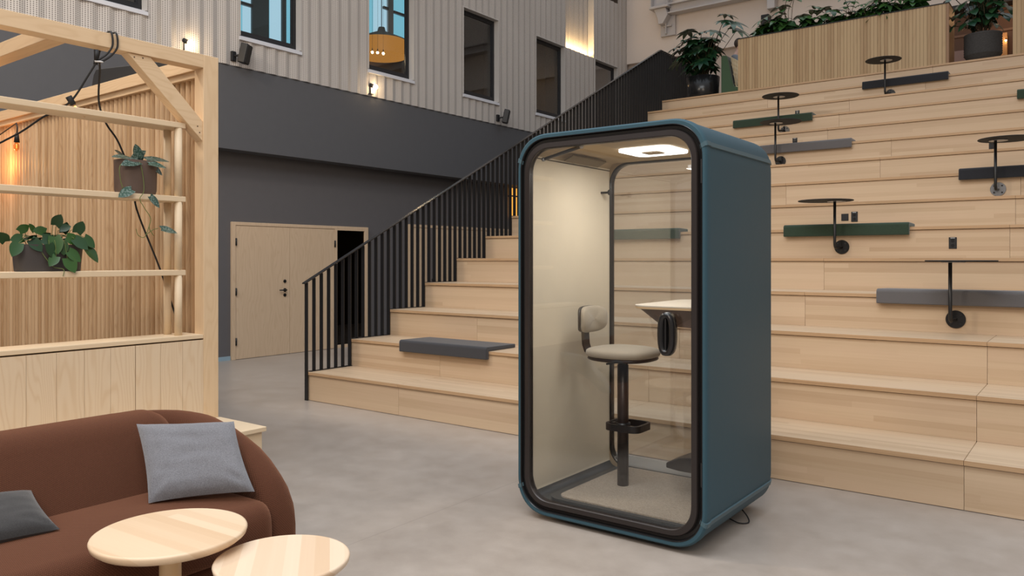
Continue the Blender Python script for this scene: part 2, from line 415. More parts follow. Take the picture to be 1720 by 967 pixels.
# small window of the floor above
root = thing('window_7', (-10.14, 17.35, 8.13), None, None, kind='structure')
MB().box(-10.20, -10.14, 16.955, 17.95, 8.12, 8.19).build('window_frame', M['wframe'], root)
MB().box(-10.172, -10.166, 16.955, 17.95, 8.19, TOPZ).build('window_pane', M['wglass'], root)
# rooms behind the windows
mb = MB()
mb.box(-11.7, -11.6, -2, 21.5, 4.3, TOPZ); mb.box(-11.6, -10.24, -2, 21.5, 4.33, 4.4); mb.box(-11.6, -10.24, 21.45, 21.5, 4.4, TOPZ)
mb.box(-11.6, -10.24, -2, 21.5, TOPZ - .1, TOPZ)
for y in (5.9, 9.1, 11.84, 14.35, 16.9): mb.box(-11.6, -10.24, y - .03, y + .03, 4.4, TOPZ - .1)
struct(mb, 'wall_rooms_behind', M['roomd'])
# added glowing panes stand in for daylight reflected in the second and third windows
X_ = -11.55
def reflection_panes(n, cols, z0, bars):
    root = thing('window_%d' % n, (X_, cols[0][0], z0), None, None, kind='structure')  # added stand-in for a reflection, no further window of the hall
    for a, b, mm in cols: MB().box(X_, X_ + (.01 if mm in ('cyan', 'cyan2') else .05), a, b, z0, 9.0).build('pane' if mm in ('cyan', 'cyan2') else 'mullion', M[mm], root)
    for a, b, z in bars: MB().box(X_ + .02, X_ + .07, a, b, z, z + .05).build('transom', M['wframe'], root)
M['tealcol'] = plain('dark_teal_curtain', (.05, .10, .11), .8)
reflection_panes(8, [(7.2, 7.80, 'cyan'), (7.80, 7.965, 'cyan2'), (7.965, 8.30, 'tealcol'), (8.30, 8.34, 'cyan'), (8.34, 8.575, 'cyan2'), (8.575, 8.66, 'tealcol'), (8.66, 9.05, 'cyan')], 4.75, [(7.2, 7.97, 5.76), (8.66, 9.05, 5.12)])
reflection_panes(9, [(10.2, 10.76, 'cyan'), (10.76, 11.13, 'cyan2'), (11.13, 11.28, 'steelp'), (11.28, 11.81, 'cyan')], 5.9, [(11.0, 11.13, 6.52), (11.28, 11.81, 6.50)])
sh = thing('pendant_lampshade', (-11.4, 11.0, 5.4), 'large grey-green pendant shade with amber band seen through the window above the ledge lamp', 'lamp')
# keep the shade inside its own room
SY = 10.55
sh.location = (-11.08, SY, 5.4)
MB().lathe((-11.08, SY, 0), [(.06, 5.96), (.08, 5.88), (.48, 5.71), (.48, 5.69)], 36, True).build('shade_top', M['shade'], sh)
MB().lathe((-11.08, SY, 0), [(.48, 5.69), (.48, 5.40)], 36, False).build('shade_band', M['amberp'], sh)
MB().tube([(-11.08, SY, 5.93), (-11.08, SY, 7.2)], .008, 6).build('cord', M['blkm'], sh)
for i, (y, z) in enumerate(((9.77, 5.225), (9.90, 5.245), (10.04, 5.26))):  # added bulbs stand in for string bulbs reflected in the glass
    b = thing('reflected_bulb', (-10.5, y, z), ('leftmost', 'middle', 'rightmost')[i] + ' of three added bulbs imitating string-light reflections before the amber pendant shade', 'bulb reflection', 'bulb reflections at the tall window')
    MB().ball((-10.5, y, z), .022, 12, 8).build('globe', M['bulb'], b); MB().cyl((-10.5, y, z + .015), (-10.5, y, z + .07), .009, 8).build('socket', M['blkm'], b)
    MB().cyl((-10.5, y, z + .07), (-10.5, y, TOPZ - .1), .002, 5).build('cord', M['blkm'], b)
# far wall and steel truss
struct(MB().box(-10.3, 8, 18.4, 18.6, 6.65, TOPZ + 1), 'wall_back', M['plaster'])
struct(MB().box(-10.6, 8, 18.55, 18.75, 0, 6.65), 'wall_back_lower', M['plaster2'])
tr = thing('steel_truss', (-8.9, 18.2, 7.2), 'pale painted steel column, bracket and horizontal beam on the far wall', 'steel beam')
mb = MB(); mb.box(-9.17, -9.15, 18.05, 18.38, 7.9, TOPZ + .6); mb.box(-8.73, -8.71, 18.05, 18.38, 7.9, TOPZ + .6); mb.box(-9.15, -8.73, 18.2, 18.23, 7.9, TOPZ + .6); mb.build('column', M['steelp'], tr, bevel=.004, seg=1)
mb = MB(); mb.box(-9.2, -8.68, 18.02, 18.38, 7.84, 7.9); mb.prism([(-9.1, 7.84), (-8.78, 7.84), (-8.72, 7.66), (-8.86, 7.45), (-8.98, 7.45), (-9.0, 7.6)], 'Y', 18.1, 18.38); mb.build('bracket', M['steelp'], tr, bevel=.006, seg=1)
mb = MB(); mb.box(-9.02, -8.62, 18.32, 18.395, 7.18, 7.72); mb.box(-8.86, -8.83, 18.24, 18.34, 7.22, 7.5); mb.box(-8.9, -8.7, 18.26, 18.34, 7.4, 7.44); mb.build('wall_plate', M['steelp'], tr, bevel=.006, seg=1)
mb = MB(); mb.box(-8.72, 1.0, 18.1, 18.38, 7.68, 7.71); mb.box(-8.72, 1.0, 18.22, 18.26, 7.71, 7.9); mb.box(-8.72, 1.0, 18.1, 18.38, 7.9, 7.93); mb.build('beam', M['steelp'], tr)
MB().tube([(-8.9, 18.15, 7.86), (-7.9, 18.15, 8.6), (-6.6, 18.15, 9.6)], .02, 8).build('tie_rod', M['steelp'], tr)
mb = MB(); mb.box(-6.23, -6.05, 18.15, 18.38, 7.32, TOPZ); 
mb.build('far_column', M['steelp'], tr, bevel=.01, seg=1)
sp = thing('wall_speaker', (-6.27, 18.2, 6.85), 'black upright loudspeaker on the far wall behind the planter foliage', 'loudspeaker')
MB().box(-6.36, -6.18, 18.12, 18.32, 6.83, 7.2).build('cabinet', M['spk'], sp, bevel=.012); MB().box(-6.345, -6.195, 18.11, 18.12, 6.85, 7.18).build('grille', M['blkm'], sp); MB().box(-6.3, -6.24, 18.32, 18.4, 6.98, 7.05).build('bracket', M['blkm'], sp)

# ------------------------------------------------------------------ doors
def hinge(root, y, z):
    m = MB().cyl((-10.285, y, z - .055), (-10.285, y, z + .055), .012, 8); m.box(-10.295, -10.287, y - .012, y + .012, z - .055, z + .055); m.build('hinge', M['blk'], root)
d = thing('door_1', (-10.3, 8.1, 0), None, None, kind='structure')
f = MB(); f.box(-10.34, -10.29, 6.785, 6.845, 0, 2.055); f.box(-10.34, -10.29, 9.40, 9.483, 0, 2.055); f.box(-10.34, -10.29, 6.845, 9.40, 2.005, 2.055); f.box(-10.34, -10.29, 8.735, 8.785, 0, 2.005); f.box(-10.34, -10.29, 8.785, 9.40, 1.985, 2.005); f.box(-10.34, -10.29, 8.785, 9.40, 0, .05)
f.build('door_frame', M['door'], d, bevel=.003, seg=1)
MB().box(-10.34, -10.297, 6.85, 7.817, .006, 2.0).build('door_leaf', M['door'], d); MB().box(-10.34, -10.297, 7.822, 8.73, .006, 2.0).build('door_leaf', M['door'], d)
for y in (6.848, 8.732):
    for z in (1.757, 1.013, .27): hinge(d, y, z)
h = MB().cyl((-10.297, 7.722, 1.014), (-10.285, 7.722, 1.014), .028, 20); h.cyl((-10.285, 7.722, 1.014), (-10.25, 7.722, 1.014), .010, 10); h.tube([(-10.25, 7.73, 1.014), (-10.25, 7.68, 1.014), (-10.255, 7.60, 1.014)], .010, 10); h.build('door_handle', M['blk'], d)
for z in (1.152, .935): MB().cyl((-10.297, 7.722, z), (-10.286, 7.722, z), .026, 20).build('lock', M['blk'], d)
MB().box(-10.325, -10.315, 8.785, 9.40, .05, 1.985).build('side_window', M['dglass'], d)
MB().box(-10.339, -10.335, 8.785, 9.40, .05, 1.985).build('dark_backing', plain('dark_room', (.035, .025, .018), .6), d)
d = thing('door_2', (-10.3, 12.5, 0), None, None, kind='structure')
f = MB(); f.box(-10.34, -10.29, 10.50, 10.56, 0, 2.15); f.box(-10.34, -10.29, 10.56, 15.0, 2.10, 2.15); f.box(-10.34, -10.29, 15.0, 15.06, 0, 2.15); f.build('door_frame', M['door'], d)
for a, b in ((10.56, 11.08), (11.17, 12.4), (12.41, 13.7), (13.71, 15.0)): MB().box(-10.34, -10.30, a, b, .006, 2.10).build('door_leaf', M['door'], d)
MB().box(-10.34, -10.296, 11.08, 11.17, .006, 2.10).build('middle_stile', plain('grey_stile', (.17, .15, .145), .5), d)
MB().cyl((-10.30, 11.15, 1.1), (-10.25, 11.15, 1.1), .03, 12).build('door_handle', M['blk'], d)
am = thing('wall_lantern', (-10.3, 13.9, 2.4), 'amber glowing wall lantern glimpsed between railing bars beside the booth', 'lamp')
MB().box(-10.335, -10.27, 13.62, 14.2, 2.42, 3.05).build('shade', M['amber'], am, bevel=.01); MB().box(-10.338, -10.26, 13.6, 14.22, 2.86, 2.89).build('band', M['blkm'], am)

# ------------------------------------------------------------------ tiered seating
Y0, RUN, RISE = 5.355, .598, .302; XL, XR = -6.772, 2.6
SEAM = {1: [-5.39, -3.03, -.655], 2: [-5.4, -3.04, -.655], 3: [-5.4, -3.04, -.655], 4: [-4.49, -2.11], 5: [-4.49, -2.11], 6: [-5.4, -3.04, -.66], 7: [-5.4, -3.04, -.66], 8: [-3.04, -.66], 9: [-4.49, -2.115], 10: [-4.49, -2.11], 11: [-5.4, -3.04], 12: [-5.4, -3.04], 13: [-3.045], 14: [-4.49, -2.11], 15: [-4.49, -2.105]}
bl = thing('tiered_seating', (-2, Y0, 0), 'wide tiered bench seating of pale birch steps rising beyond the phone booth', 'bleachers')
for k in range(1, 16):
    y = Y0 + RUN * (k - 1); z1 = RISE * k; xs = [XL] + SEAM[k] + [XR]
    r = MB(); t = MB()
    for i in range(len(xs) - 1):
        a, b = xs[i] + (.0012 if i else 0), xs[i + 1] - .0012
        r.box(a, b, y, y + .02, z1 - RISE + (0 if k > 1 else .004), z1 - .0345)
        t.box(a, b, y - .014, (y + RUN) if k < 15 else y + 4.75, z1 - .030, z1)
    q_ = MB()
    for i in range(len(xs) - 1):
        a, b = xs[i] + (.0012 if i else 0), xs[i + 1] - .0012
        q_.box(a, b, y - .0150, y - .0125, z1 - .0295, z1 - .0006)
    q_.build('nosing', M['nose'], bl)
    r.build('riser', M['step'], bl); t.build('tread', M['step'], bl, bevel=.0025, seg=1)
b = MB(); b.box(XL + .03, XR, Y0 + .03, 18.3, 0, .26)
for k in range(2, 15): b.box(XL + .03, XR, Y0 + RUN * (k - 1) + .03, 18.3, RISE * (k - 1) - .03, RISE * k - .035)
b.build('core', M['blkm'], bl)

# railing
rl = thing('stair_railing', (-6.745, Y0, 0), 'black flat-bar stair railing climbing the left edge of the pale tiered steps', 'railing')
def rz(y): return min(1.278 + .5075 * (y - 5.37), 5.49)
bars = [5.335 + .0997 * i for i in range(0, 100)]
for i, y in enumerate(bars):
    k = 0 if i == 0 else min((i - 1) // 6 + 1, 15)
    z0 = RISE * k
    w = .024 if i else .024
    MB().box(-6.745 - w, -6.745 + w, y - .005, y + .005, z0, rz(y) - .012).build('bar', M['blk'], rl)
for k in range(1, 15):
    ya = Y0 + RUN * (k - 1) + (.0 if k > 1 else .02); MB().box(-6.771, -6.718, ya, ya + RUN - .02, RISE * k, RISE * k + .006).build('base_plate', M['blk'], rl)
MB().box(-6.771, -6.718, 13.73, 15.25, RISE * 15, RISE * 15 + .006).build('base_plate', M['blk'], rl)
m = MB(); yp = 5.37 + (5.49 - 1.278) / .5075
def rail_ring(y, z, h=.006, w=.027): return [V(-6.745 - w, y, z - h), V(-6.745 + w, y, z - h), V(-6.745 + w, y, z + h), V(-6.745 - w, y, z + h)]
m.loft([rail_ring(5.30, rz(5.30)), rail_ring(yp, 5.49), rail_ring(15.25, 5.49)], True, True, False); m.build('handrail', plain('handrail_black', (.02, .02, .022), .22, .2, .6), rl)

# seat pads folded over step edges
def pad(k, xa, xb, mat, label, back=.42):
    y = Y0 + RUN * (k - 1) - .014; z = RISE * k; th = .045; lip = .078
    prof = [(y - th, z - lip), (y - .001, z - lip), (y - .001, z + .001), (y + back, z + .001), (y + back, z + th * .85)]
    for i in range(7):
        a = PI / 2 * i / 6; prof.append((y - th + .03 - .03 * math.sin(a), z + th - .03 + .03 * math.cos(a)))
    MB().prism(prof, 'X', xa, xb).build('seat_pad', mat, bevel=.009, seg=3, label=label, cat='seat pad', group='folded seat pads on the steps')
pad(2, -5.93, -4.745, M['dark2'], 'dark grey felt seat pad folded over the second step, left of the booth', .43)
pad(4, -1.511, -.31, M['grey'], 'mid-grey seat pad behind the lowest wall table at right', .36)
pad(6, -2.67, -1.474, M['green'], 'green seat pad just right of the booth, below two black sockets', .26)
pad(8, -1.211, -.01, M['dark'], 'black seat pad at the right edge, crossed by the pole of a table', .2)
pad(10, -3.77, -2.573, M['grey'], 'grey seat pad emerging behind the top right corner of the booth', .2)
pad(12, -4.611, -3.407, M['green'], 'green seat pad high on the steps above the booth roof', .2)
pad(12, -.863, .34, M['green'], 'green seat pad end cut by the right edge, high on the steps', .2)
pad(14, -2.99, -1.80, M['dark'], 'black seat pad on the topmost row below the slatted planter', .2)
pad(6, -5.02, -3.85, M['green'], 'green seat pad seen through the glass of the booth', .2)

# small tables fixed to the risers
def wall_table(k, fx, px, tl, tr_, ztop, label, fmat=None):
    yr = Y0 + RUN * (k - 1); yp_ = yr - .14; zf = RISE * (k - 1) + .112
    r = (tr_ - tl) / 2; cx = (tl + tr_) / 2; cy = yr - .20
    t = thing('step_table', (fx, yr, RISE * (k - 1)), label, 'side table', 'round tables bracketed to the steps')
    MB().lathe((cx, cy, ztop - .008), [(r - .004, 0), (r, .003), (r, .006), (r - .003, .009)], 48).build('table_top', M['blkm'], t)
    MB().lathe((px + .03, cy, ztop - .016), [(.085, 0), (.085, .007)], 24).build('top_plate', M['steel'], t)
    pts = [(fx, yr - .008, zf), (fx - (fx - px) * .5, yr - .07, zf)]
    for i in range(1, 7):
        a = PI / 2 * i / 6; pts.append((px, yp_ + .05 - .05 * math.sin(a), zf - .01 + .05 - .05 * math.cos(a)))
    pts.append((px, yp_, ztop - .010)); MB().tube(pts, .014, 12).build('tube_leg', M['blk'], t)
    q = MB(); n = 32; R_ = .072
    q.loft([[V(fx + rr * math.cos(2 * PI * j / n), yy, max(zf + rr * math.sin(2 * PI * j / n), RISE * (k - 1) + .002)) for j in range(n)] for rr, yy in ((R_, yr - .001), (R_, yr - .006), (R_ - .002, yr - .009))][::-1], True, True)
    q.build('wall_flange', fmat or M['blk2'], t)
    for a in (45, 135, 225, 315):
        c = V(fx + .05 * math.cos(math.radians(a)), yr - .009, zf + .05 * math.sin(math.radians(a)))
        MB().cyl(c, c + V(0, -.006, 0), .009, 8).build('bolt', M['blkm'], t)
wall_table(4, -.932, -.952, -1.12, -.622, 1.49, 'lowest black round table on the steps, seen edge-on in front of the mid-grey pad')
wall_table(6, -2.099, -2.132, -2.465, -1.942, 2.086, 'black round table just right of the booth, its pole crossing the green pad')
wall_table(8, -.857, -.868, -1.022, -.50, 2.718, 'black round table at the right edge with its bolted black plate coloured grey for the highlight', M['steel'])  # grey flange colour paints in the highlight on a black flange
wall_table(10, -3.495, -3.52, -3.695, -3.16, 3.337, 'black round table right behind the booth roof, the lower of two overlapping ones')
wall_table(12, -3.821, -3.872, -4.084, -3.558, 3.932, 'black round table above the booth roof, the upper of two overlapping ones')
wall_table(14, -2.594, -2.642, -2.905, -2.402, 4.532, 'highest black round table, standing out against the slatted planter')
# sockets in the risers
def socket(k, x, z, label, blank=False, name='power_socket'):
    yr = Y0 + RUN * (k - 1); t = thing(name, (x, yr, z - .055), label, 'socket', 'black sockets in the step risers')
    hw_, hh_ = (.037, .038) if blank else (.033, .054)
    MB().box(x - hw_, x + hw_, yr - .006, yr - .0002, z - hh_, z + hh_).build('face_plate', M['blkm'], t, bevel=.002, seg=1)
    if not blank:
        for dz in (-.024, .020): MB().cyl((x, yr - .006, z + dz), (x, yr - .0075, z + dz), .015, 14).build('outlet', M['blk2'], t)
        MB().box(x - .018, x + .018, yr - .0075, yr - .006, z + .044, z + .049).build('label_strip', M['tie'], t)
socket(7, -2.218, 1.952, 'blank black square plate above the green pad beside the booth', True, 'blank_plate')
socket(7, -2.121, 1.955, 'black power socket right of the blank square plate')
socket(6, -1.112, 1.651, 'black power socket above the lowest wall table')
socket(10, -1.024, 2.83, 'black power socket half hidden under the table at the right edge')
socket(13, -3.817, 3.78, 'black socket peeking over the green pad above the booth')
socket(11, -3.486, 3.17, 'black socket peeking over the grey pad behind the booth roof')

# ------------------------------------------------------------------ phone booth
BX0, BX1, BY0, BY1, BZ0, BZ1 = -2.741, -1.569, 3.696, 4.70, .03, 2.217
BC = V((BX0 + BX1) / 2, 0, (BZ0 + BZ1) / 2); HW = (BX1 - BX0) / 2; HH = (BZ1 - BZ0) / 2; NS = 14; BR = .205
def rr(off, y, ex=2.25, br=None):
    """rounded-rectangle ring in the XZ plane inset by off; the corners are slightly squircled"""
    w = HW - off; h = HH - off; r = br if br else max(BR - off * .75, .03); pts = []
    for cx, cz, a0 in ((w - r, h - r, 0), (-(w - r), h - r, 90), (-(w - r), -(h - r), 180), (w - r, -(h - r), 270)):
        for i in range(NS + 1):
            a = math.radians(a0 + 90 * i / NS); c, s_ = math.cos(a), math.sin(a)
            px = math.copysign(abs(c) ** (2 / ex), c); pz = math.copysign(abs(s_) ** (2 / ex), s_)
            pts.append(V(BC.x + cx + r * px, y, BC.z + cz + r * pz))
    return pts
booth = thing('phone_booth', (BC.x, 4.2, 0), 'blue-grey single-person phone booth with rounded corners and glass front', 'phone booth')
def rrsub(off, y, zmin=None, zmax=None, side=None):
    """portion of the ring used for caps / side panels: uses parametric vertex indices"""
    P = rr(off, y); n = NS + 1
    return P, n
Q = lambda P, z, lo: P
# ring order: right-top corner (0..NS), left-top, left-bottom, right-bottom
n1 = NS + 1; CUT = 3
def idx_top(): return list(range(CUT, n1)) + list(range(n1, 2 * n1 - CUT))
def idx_bot(): return list(range(2 * n1 + CUT, 3 * n1)) + list(range(3 * n1, 4 * n1 - CUT))
def idx_left(): return list(range(2 * n1 - CUT - 1, 2 * n1)) + list(range(2 * n1, 2 * n1 + CUT + 1))
def idx_right(): return list(range(4 * n1 - CUT - 1, 4 * n1)) + list(range(0, CUT + 1))
def strip(profile, idx, name, mat, caps=True):
    """profile = [(off, y)...] closed cross-section swept along the chosen part of the outline"""
    rings = [[rr(o, y)[i] for (o, y) in profile] for i in idx]
    m = MB(); m.loft(rings, True, caps, True)
    return m
shellp = [(.022, BY0), (.010, BY0), (.003, BY0 + .006), (0, BY0 + .016), (0, BY0 + .055), (.004, BY0 + .058), (.004, BY1 - .045), (.012, BY1 - .018), (.030, BY1 - .002), (.042, BY1), (.060, BY1), (.060, BY1 - .02), (.028, BY1 - .03), (.028, BY0 + .045), (.030, BY0 + .03)]
capp = [(o - .004 if o < .02 else o, y) for o, y in shellp]
seamp = [(o - .0075 if o < .02 else o, y - .0018 if y < BY0 + .02 else y + .001) for o, y in shellp]
def auto(o, ang=35):
    m = o.modifiers.new('split', 'EDGE_SPLIT'); m.split_angle = math.radians(ang); return o
auto(strip(capp, idx_top(), 'top_cap', 0).build('top_cap', M['teal'], booth)); auto(strip(capp, idx_bot(), 'bottom_cap', 0).build('bottom_cap', M['teal'], booth))
auto(strip(shellp, idx_left(), 'side', 0).build('side_panel', M['teal'], booth)); auto(strip(shellp, idx_right(), 'side', 0).build('side_panel', M['teal'], booth))
M['teals'] = plain('teal_seam', (.062, .112, .136), .40, 0, .35)
for ii in ([2, 3], [2 * n1 - 4, 2 * n1 - 3], [2 * n1 + 2, 2 * n1 + 3], [4 * n1 - 4, 4 * n1 - 3]):
    sm_ = strip([p for p in seamp if p[0] < .02 or p[1] < BY0 - .001] + [(.03, BY1 - .002), (.03, BY0 + .004)], ii, 's', 0); sm_.sm = [False] * len(sm_.f); sm_.build('seam_strip', M['teals'], booth)
def ringpart(name, prof, mat, parent=None, ang=35, idx=None):
    rings = [[p for p in rr(o, y)] for o, y in prof]; rings.append(rings[0])
    m = MB(); m.loft(rings, True, False, True); return auto(m.build(name, mat, parent or booth), ang)
ringpart('gasket', [(.021, BY0 + .002), (.025, BY0 - .002), (.029, BY0 + .004), (.031, BY0 + .022), (.050, BY0 + .026), (.055, BY0 + .06), (.021, BY0 + .06)], M['blk2'])
door = ringpart('glass_door', [(.050, BY0 + .008), (.054, BY0 + .002), (.080, BY0 - .001), (.084, BY0 + .004), (.084, BY0 + .04), (.050, BY0 + .04)], M['bronze'])
door['label'] = 'dark bronze door frame'
m = MB(); P = rr(.084, BY0 + .018); P2 = rr(.084, BY0 + .024); m.loft([P, P2], True, True, False); m.build('door_glass', M['glass'], door)
# pull handle: black oval ring with a recessed grip
def oval(cx, cz, w, h, y, n=36, e=2.6):
    return [V(cx + w * math.copysign(abs(math.cos(a)) ** (2 / e), math.cos(a)), y, cz + h * math.copysign(abs(math.sin(a)) ** (2 / e), math.sin(a))) for a in [2 * PI * k / n for k in range(n)]]
hc = (-1.775, 1.117); rings = [oval(*hc, .040, .108, BY0 + .02), oval(*hc, .047, .113, BY0 - .012), oval(*hc, .045, .110, BY0 - .038), oval(*hc, .036, .100, BY0 - .046), oval(*hc, .022, .085, BY0 - .044), oval(*hc, .019, .082, BY0 - .01)]
m = MB(); m.loft(rings, True, True); m.build('pull_handle', M['blk2'], door)
MB().box(hc[0] - .004, hc[0] + .004, BY0 - .038, BY0 - .008, hc[1] - .08, hc[1] + .08).build('grip_bar', M['blk'], door)
for z in (1.94, .42): MB().box(-1.600, -1.592, BY0 - .001, BY0 + .012, z - .06, z + .06).build('hinge', M['blkm'], booth)
# door closer
MB().tube([(-2.60, BY0 + .08, 2.085), (-2.34, BY0 + .05, 2.13)], .010, 10).build('door_closer', M['blk'], booth)
m = MB(); m.ball((-2.33, BY0 + .05, 2.132), .013, 10, 8); m.ball((-2.61, BY0 + .08, 2.083), .013, 10, 8); m.build('closer_joint', M['steel'], booth)
# inner lining
LR = .055
def liner(name, off, ya, yb, idx, mat, th=.008):
    rings = [[rr(off, ya, 2, LR)[i], rr(off, yb, 2, LR)[i], rr(off - th, yb, 2, LR)[i], rr(off - th, ya, 2, LR)[i]] for i in idx]
    m = MB(); m.loft(rings, True, True, True); return auto(m.build(name, mat, booth))
YA, YB = BY0 + .06, BY1 - .05
full_side_l = list(range(2 * n1 - 4, 2 * n1)) + list(range(2 * n1, 2 * n1 + 4)); full_side_r = list(range(4 * n1 - 4, 4 * n1)) + list(range(0, 4))
liner('wall_lining', .071, YA, YB, full_side_l, M['liner']); liner('wall_lining', .071, YA, YB, full_side_r, M['liner'])
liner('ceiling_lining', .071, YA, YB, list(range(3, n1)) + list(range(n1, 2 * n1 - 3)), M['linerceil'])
liner('floor_tray', .071, YA, YB, list(range(2 * n1 + 3, 3 * n1)) + list(range(3 * n1, 4 * n1 - 3)), plain('dark_teal_tray', (.018, .026, .032), .3))
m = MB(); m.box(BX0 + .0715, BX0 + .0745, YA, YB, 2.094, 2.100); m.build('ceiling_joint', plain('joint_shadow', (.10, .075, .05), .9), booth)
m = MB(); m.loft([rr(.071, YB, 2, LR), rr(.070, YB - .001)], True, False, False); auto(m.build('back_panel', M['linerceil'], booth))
m = MB(); m.loft([rr(.071, YA, 2, LR), rr(.070, YA + .001)], True, False, False); m.build('front_reveal', M['blk2'], booth)
# vent slot in the left wall just under the ceiling
m = MB(); m.obox((-2.60, 4.23, 2.117), (1, 0, .45), (0, 1, 0), (-.45, 0, 1), .035, .20, .005); m.build('air_vent', plain('vent_shadow', (.16, .12, .07), .9), booth)
ro = lambda cx, cy, w, h, r, z, n=8: [V(cx + sx_ * (w - r) + r * math.cos(math.radians(a0 + 90 * i / n)), cy + sy_ * (h - r) + r * math.sin(math.radians(a0 + 90 * i / n)), z) for sx_, sy_, a0 in ((1, 1, 0), (-1, 1, 90), (-1, -1, 180), (1, -1, 270)) for i in range(n + 1)]
m = MB(); m.loft([ro(-2.11, 4.185, .47, .435, .09, .100), ro(-2.11, 4.185, .47, .435, .09, .124)], True, True, False); m.build('floor_plate', plain('dark_teal_tray2', (.018, .026, .032), .3), booth)
m = MB(); m.loft([ro(-2.10, 4.185, .425, .40, .07, .120), ro(-2.10, 4.185, .425, .40, .07, .132)], True, True, False); m.build('carpet', M['carpet'], booth)
lt = MB(); lt.loft([ro(-2.11, 4.19, .165, .165, .06, 2.128), ro(-2.11, 4.19, .165, .165, .06, 2.143)][::1], True, True, False); lt = lt.build('ceiling_light', M['lampw'], booth)
m = MB(); m.loft([ro(-2.11, 4.19, .055, .055, .02, 2.123), ro(-2.11, 4.19, .055, .055, .02, 2.129)], True, True, False); m.build('sensor_plate', M['linerceil'], lt)
area('booth_lamp', (-2.11, 4.19, 2.118), (-2.11, 4.19, 0), .32, 8.0, (1, .94, .86))
# back window
bw = ringpart('back_window_frame', [(.045, BY1 - .05), (.045, BY1 + .001), (.070, BY1 + .001), (.084, BY1 - .008), (.084, BY1 - .045), (.078, BY1 - .05)], M['blk2'])
m = MB(); m.loft([rr(.08, BY1 - .028), rr(.08, BY1 - .022)], True, True, False); m.build('back_window_glass', M['bglass'], bw)
# frosted film along the foot of the back window
m = MB(); m.box(BX0 + .12, BX1 - .12, BY1 - .034, BY1 - .030, .112, .185)
fm = NT('frosted_strip'); tr_ = fm.node('ShaderNodeBsdfTransparent'); mx = fm.node('ShaderNodeMixShader'); mx.inputs[0].default_value = .5; fm.base((.7, .72, .72)); fm.set(Roughness=.6); fm.lk(tr_.outputs[0], mx.inputs[1]); fm.lk(fm.b.outputs[0], mx.inputs[2]); fm.lk(mx.outputs[0], fm.out.inputs[0])
m.build('frosted_film', fm.m, bw)
# desk
def deskring(w0, z): return [V(-1.635, 3.84, z), V(-1.635, 4.63, z)] + [V(-2.12 + w0 + .10 - .10 * math.sin(a) , 4.63 - w0 * .4 - .10 + .10 * math.cos(a), z) for a in [PI / 2 * i / 6 for i in range(7)]] + [V(-2.10 + w0 + .14 - .14 * math.cos(a), 3.84 + w0 * .6 + .14 - .14 * math.sin(a), z) for a in [PI / 2 * i / 8 for i in range(9)]]
m = MB(); m.loft([deskring(.0, 1.240), deskring(.0, 1.246)], True, True, False); dk = m.build('desk', M['desk'], booth)
m = MB(); m.loft([deskring(.002, 1.228), deskring(.0, 1.2395)], True, False, False); m.loft([deskring(.002, 1.229), deskring(.002, 1.2281)], True, True, False); m.build('plywood_edge', M['tablez'], dk)
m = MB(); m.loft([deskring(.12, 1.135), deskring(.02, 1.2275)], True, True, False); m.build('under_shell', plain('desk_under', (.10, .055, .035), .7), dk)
# foot rest and coat hook
m = MB(); m.loft([[V(x, y, z) for x, y, z in r] for r in ([(-2.045, 4.22, .275), (-2.045, 4.38, .275), (-2.045, 4.38, .305), (-2.045, 4.22, .305)], [(-1.96, 4.21, .27), (-1.96, 4.39, .27), (-1.96, 4.39, .345), (-1.96, 4.21, .345)], [(-1.64, 4.2, .27), (-1.64, 4.4, .27), (-1.64, 4.4, .40), (-1.64, 4.2, .40)])], True, True, False); m.build('foot_rest', M['blk'], booth, bevel=.008, seg=2)
m = MB(); m.cyl((BX0 + .071, 4.54, 1.942), (BX0 + .13, 4.54, 1.942), .008, 10); m.cyl((BX0 + .13, 4.54, 1.942), (BX0 + .142, 4.54, 1.942), .019, 14); m.build('coat_hook', M['blk'], booth)
for x, y in ((-2.5, 3.9), (-1.8, 3.9), (-2.5, 4.5), (-1.8, 4.5)): MB().lathe((x, y, 0), [(.035, 0), (.035, .015), (.02, .02), (.02, .034)], 16).build('foot', M['blkm'], booth)
cd = [(-1.75, 4.30, .035), (-1.70, 4.32, .02), (-1.64, 4.32, .006), (-1.60, 4.36, .006), (-1.63, 4.42, .02), (-1.68, 4.45, .05)]
def smooth_path(p, k=6):
    p = [Vector(q) for q in p]; o = []
    for i in range(len(p) - 1):
        a = p[max(i - 1, 0)]; b = p[i]; c = p[i + 1]; d = p[min(i + 2, len(p) - 1)]
        for j in range(k):
            t = j / k; o.append(.5 * ((2 * b) + (c - a) * t + (2 * a - 5 * b + 4 * c - d) * t * t + (-a + 3 * b - 3 * c + d) * t ** 3))
    return o + [p[-1]]
MB().tube(smooth_path(cd), .004, 6).build('power_cord', M['blkm'], booth)

# stool inside the booth
SX, SY2 = -2.318, 4.20
st = thing('bar_stool', (SX, SY2, .132), 'beige upholstered swivel bar stool on a black column inside the booth', 'stool')
def blob(cx, cy, cz, hx, hy, hz, ex=2.6, ez=3.0, nu=32, nv=14):
    rings = []
    for j in range(nv + 1):
        ph = -PI / 2 + PI * min(max(j / nv, .01), .99); c, s_ = math.cos(ph), math.sin(ph); cr_ = abs(c) ** (2 / ez); zz = math.copysign(abs(s_) ** (2 / ez), s_)
        rings.append([V(cx + hx * cr_ * math.copysign(abs(math.cos(a)) ** (2 / ex), math.cos(a)), cy + hy * cr_ * math.copysign(abs(math.sin(a)) ** (2 / ex), math.sin(a)), cz + hz * zz) for a in [2 * PI * k / nu for k in range(nu)]])
    return rings
m = MB(); m.loft(blob(SX, SY2, .935, .215, .20, .038), True, True); m.build('seat', M['seat'], st)
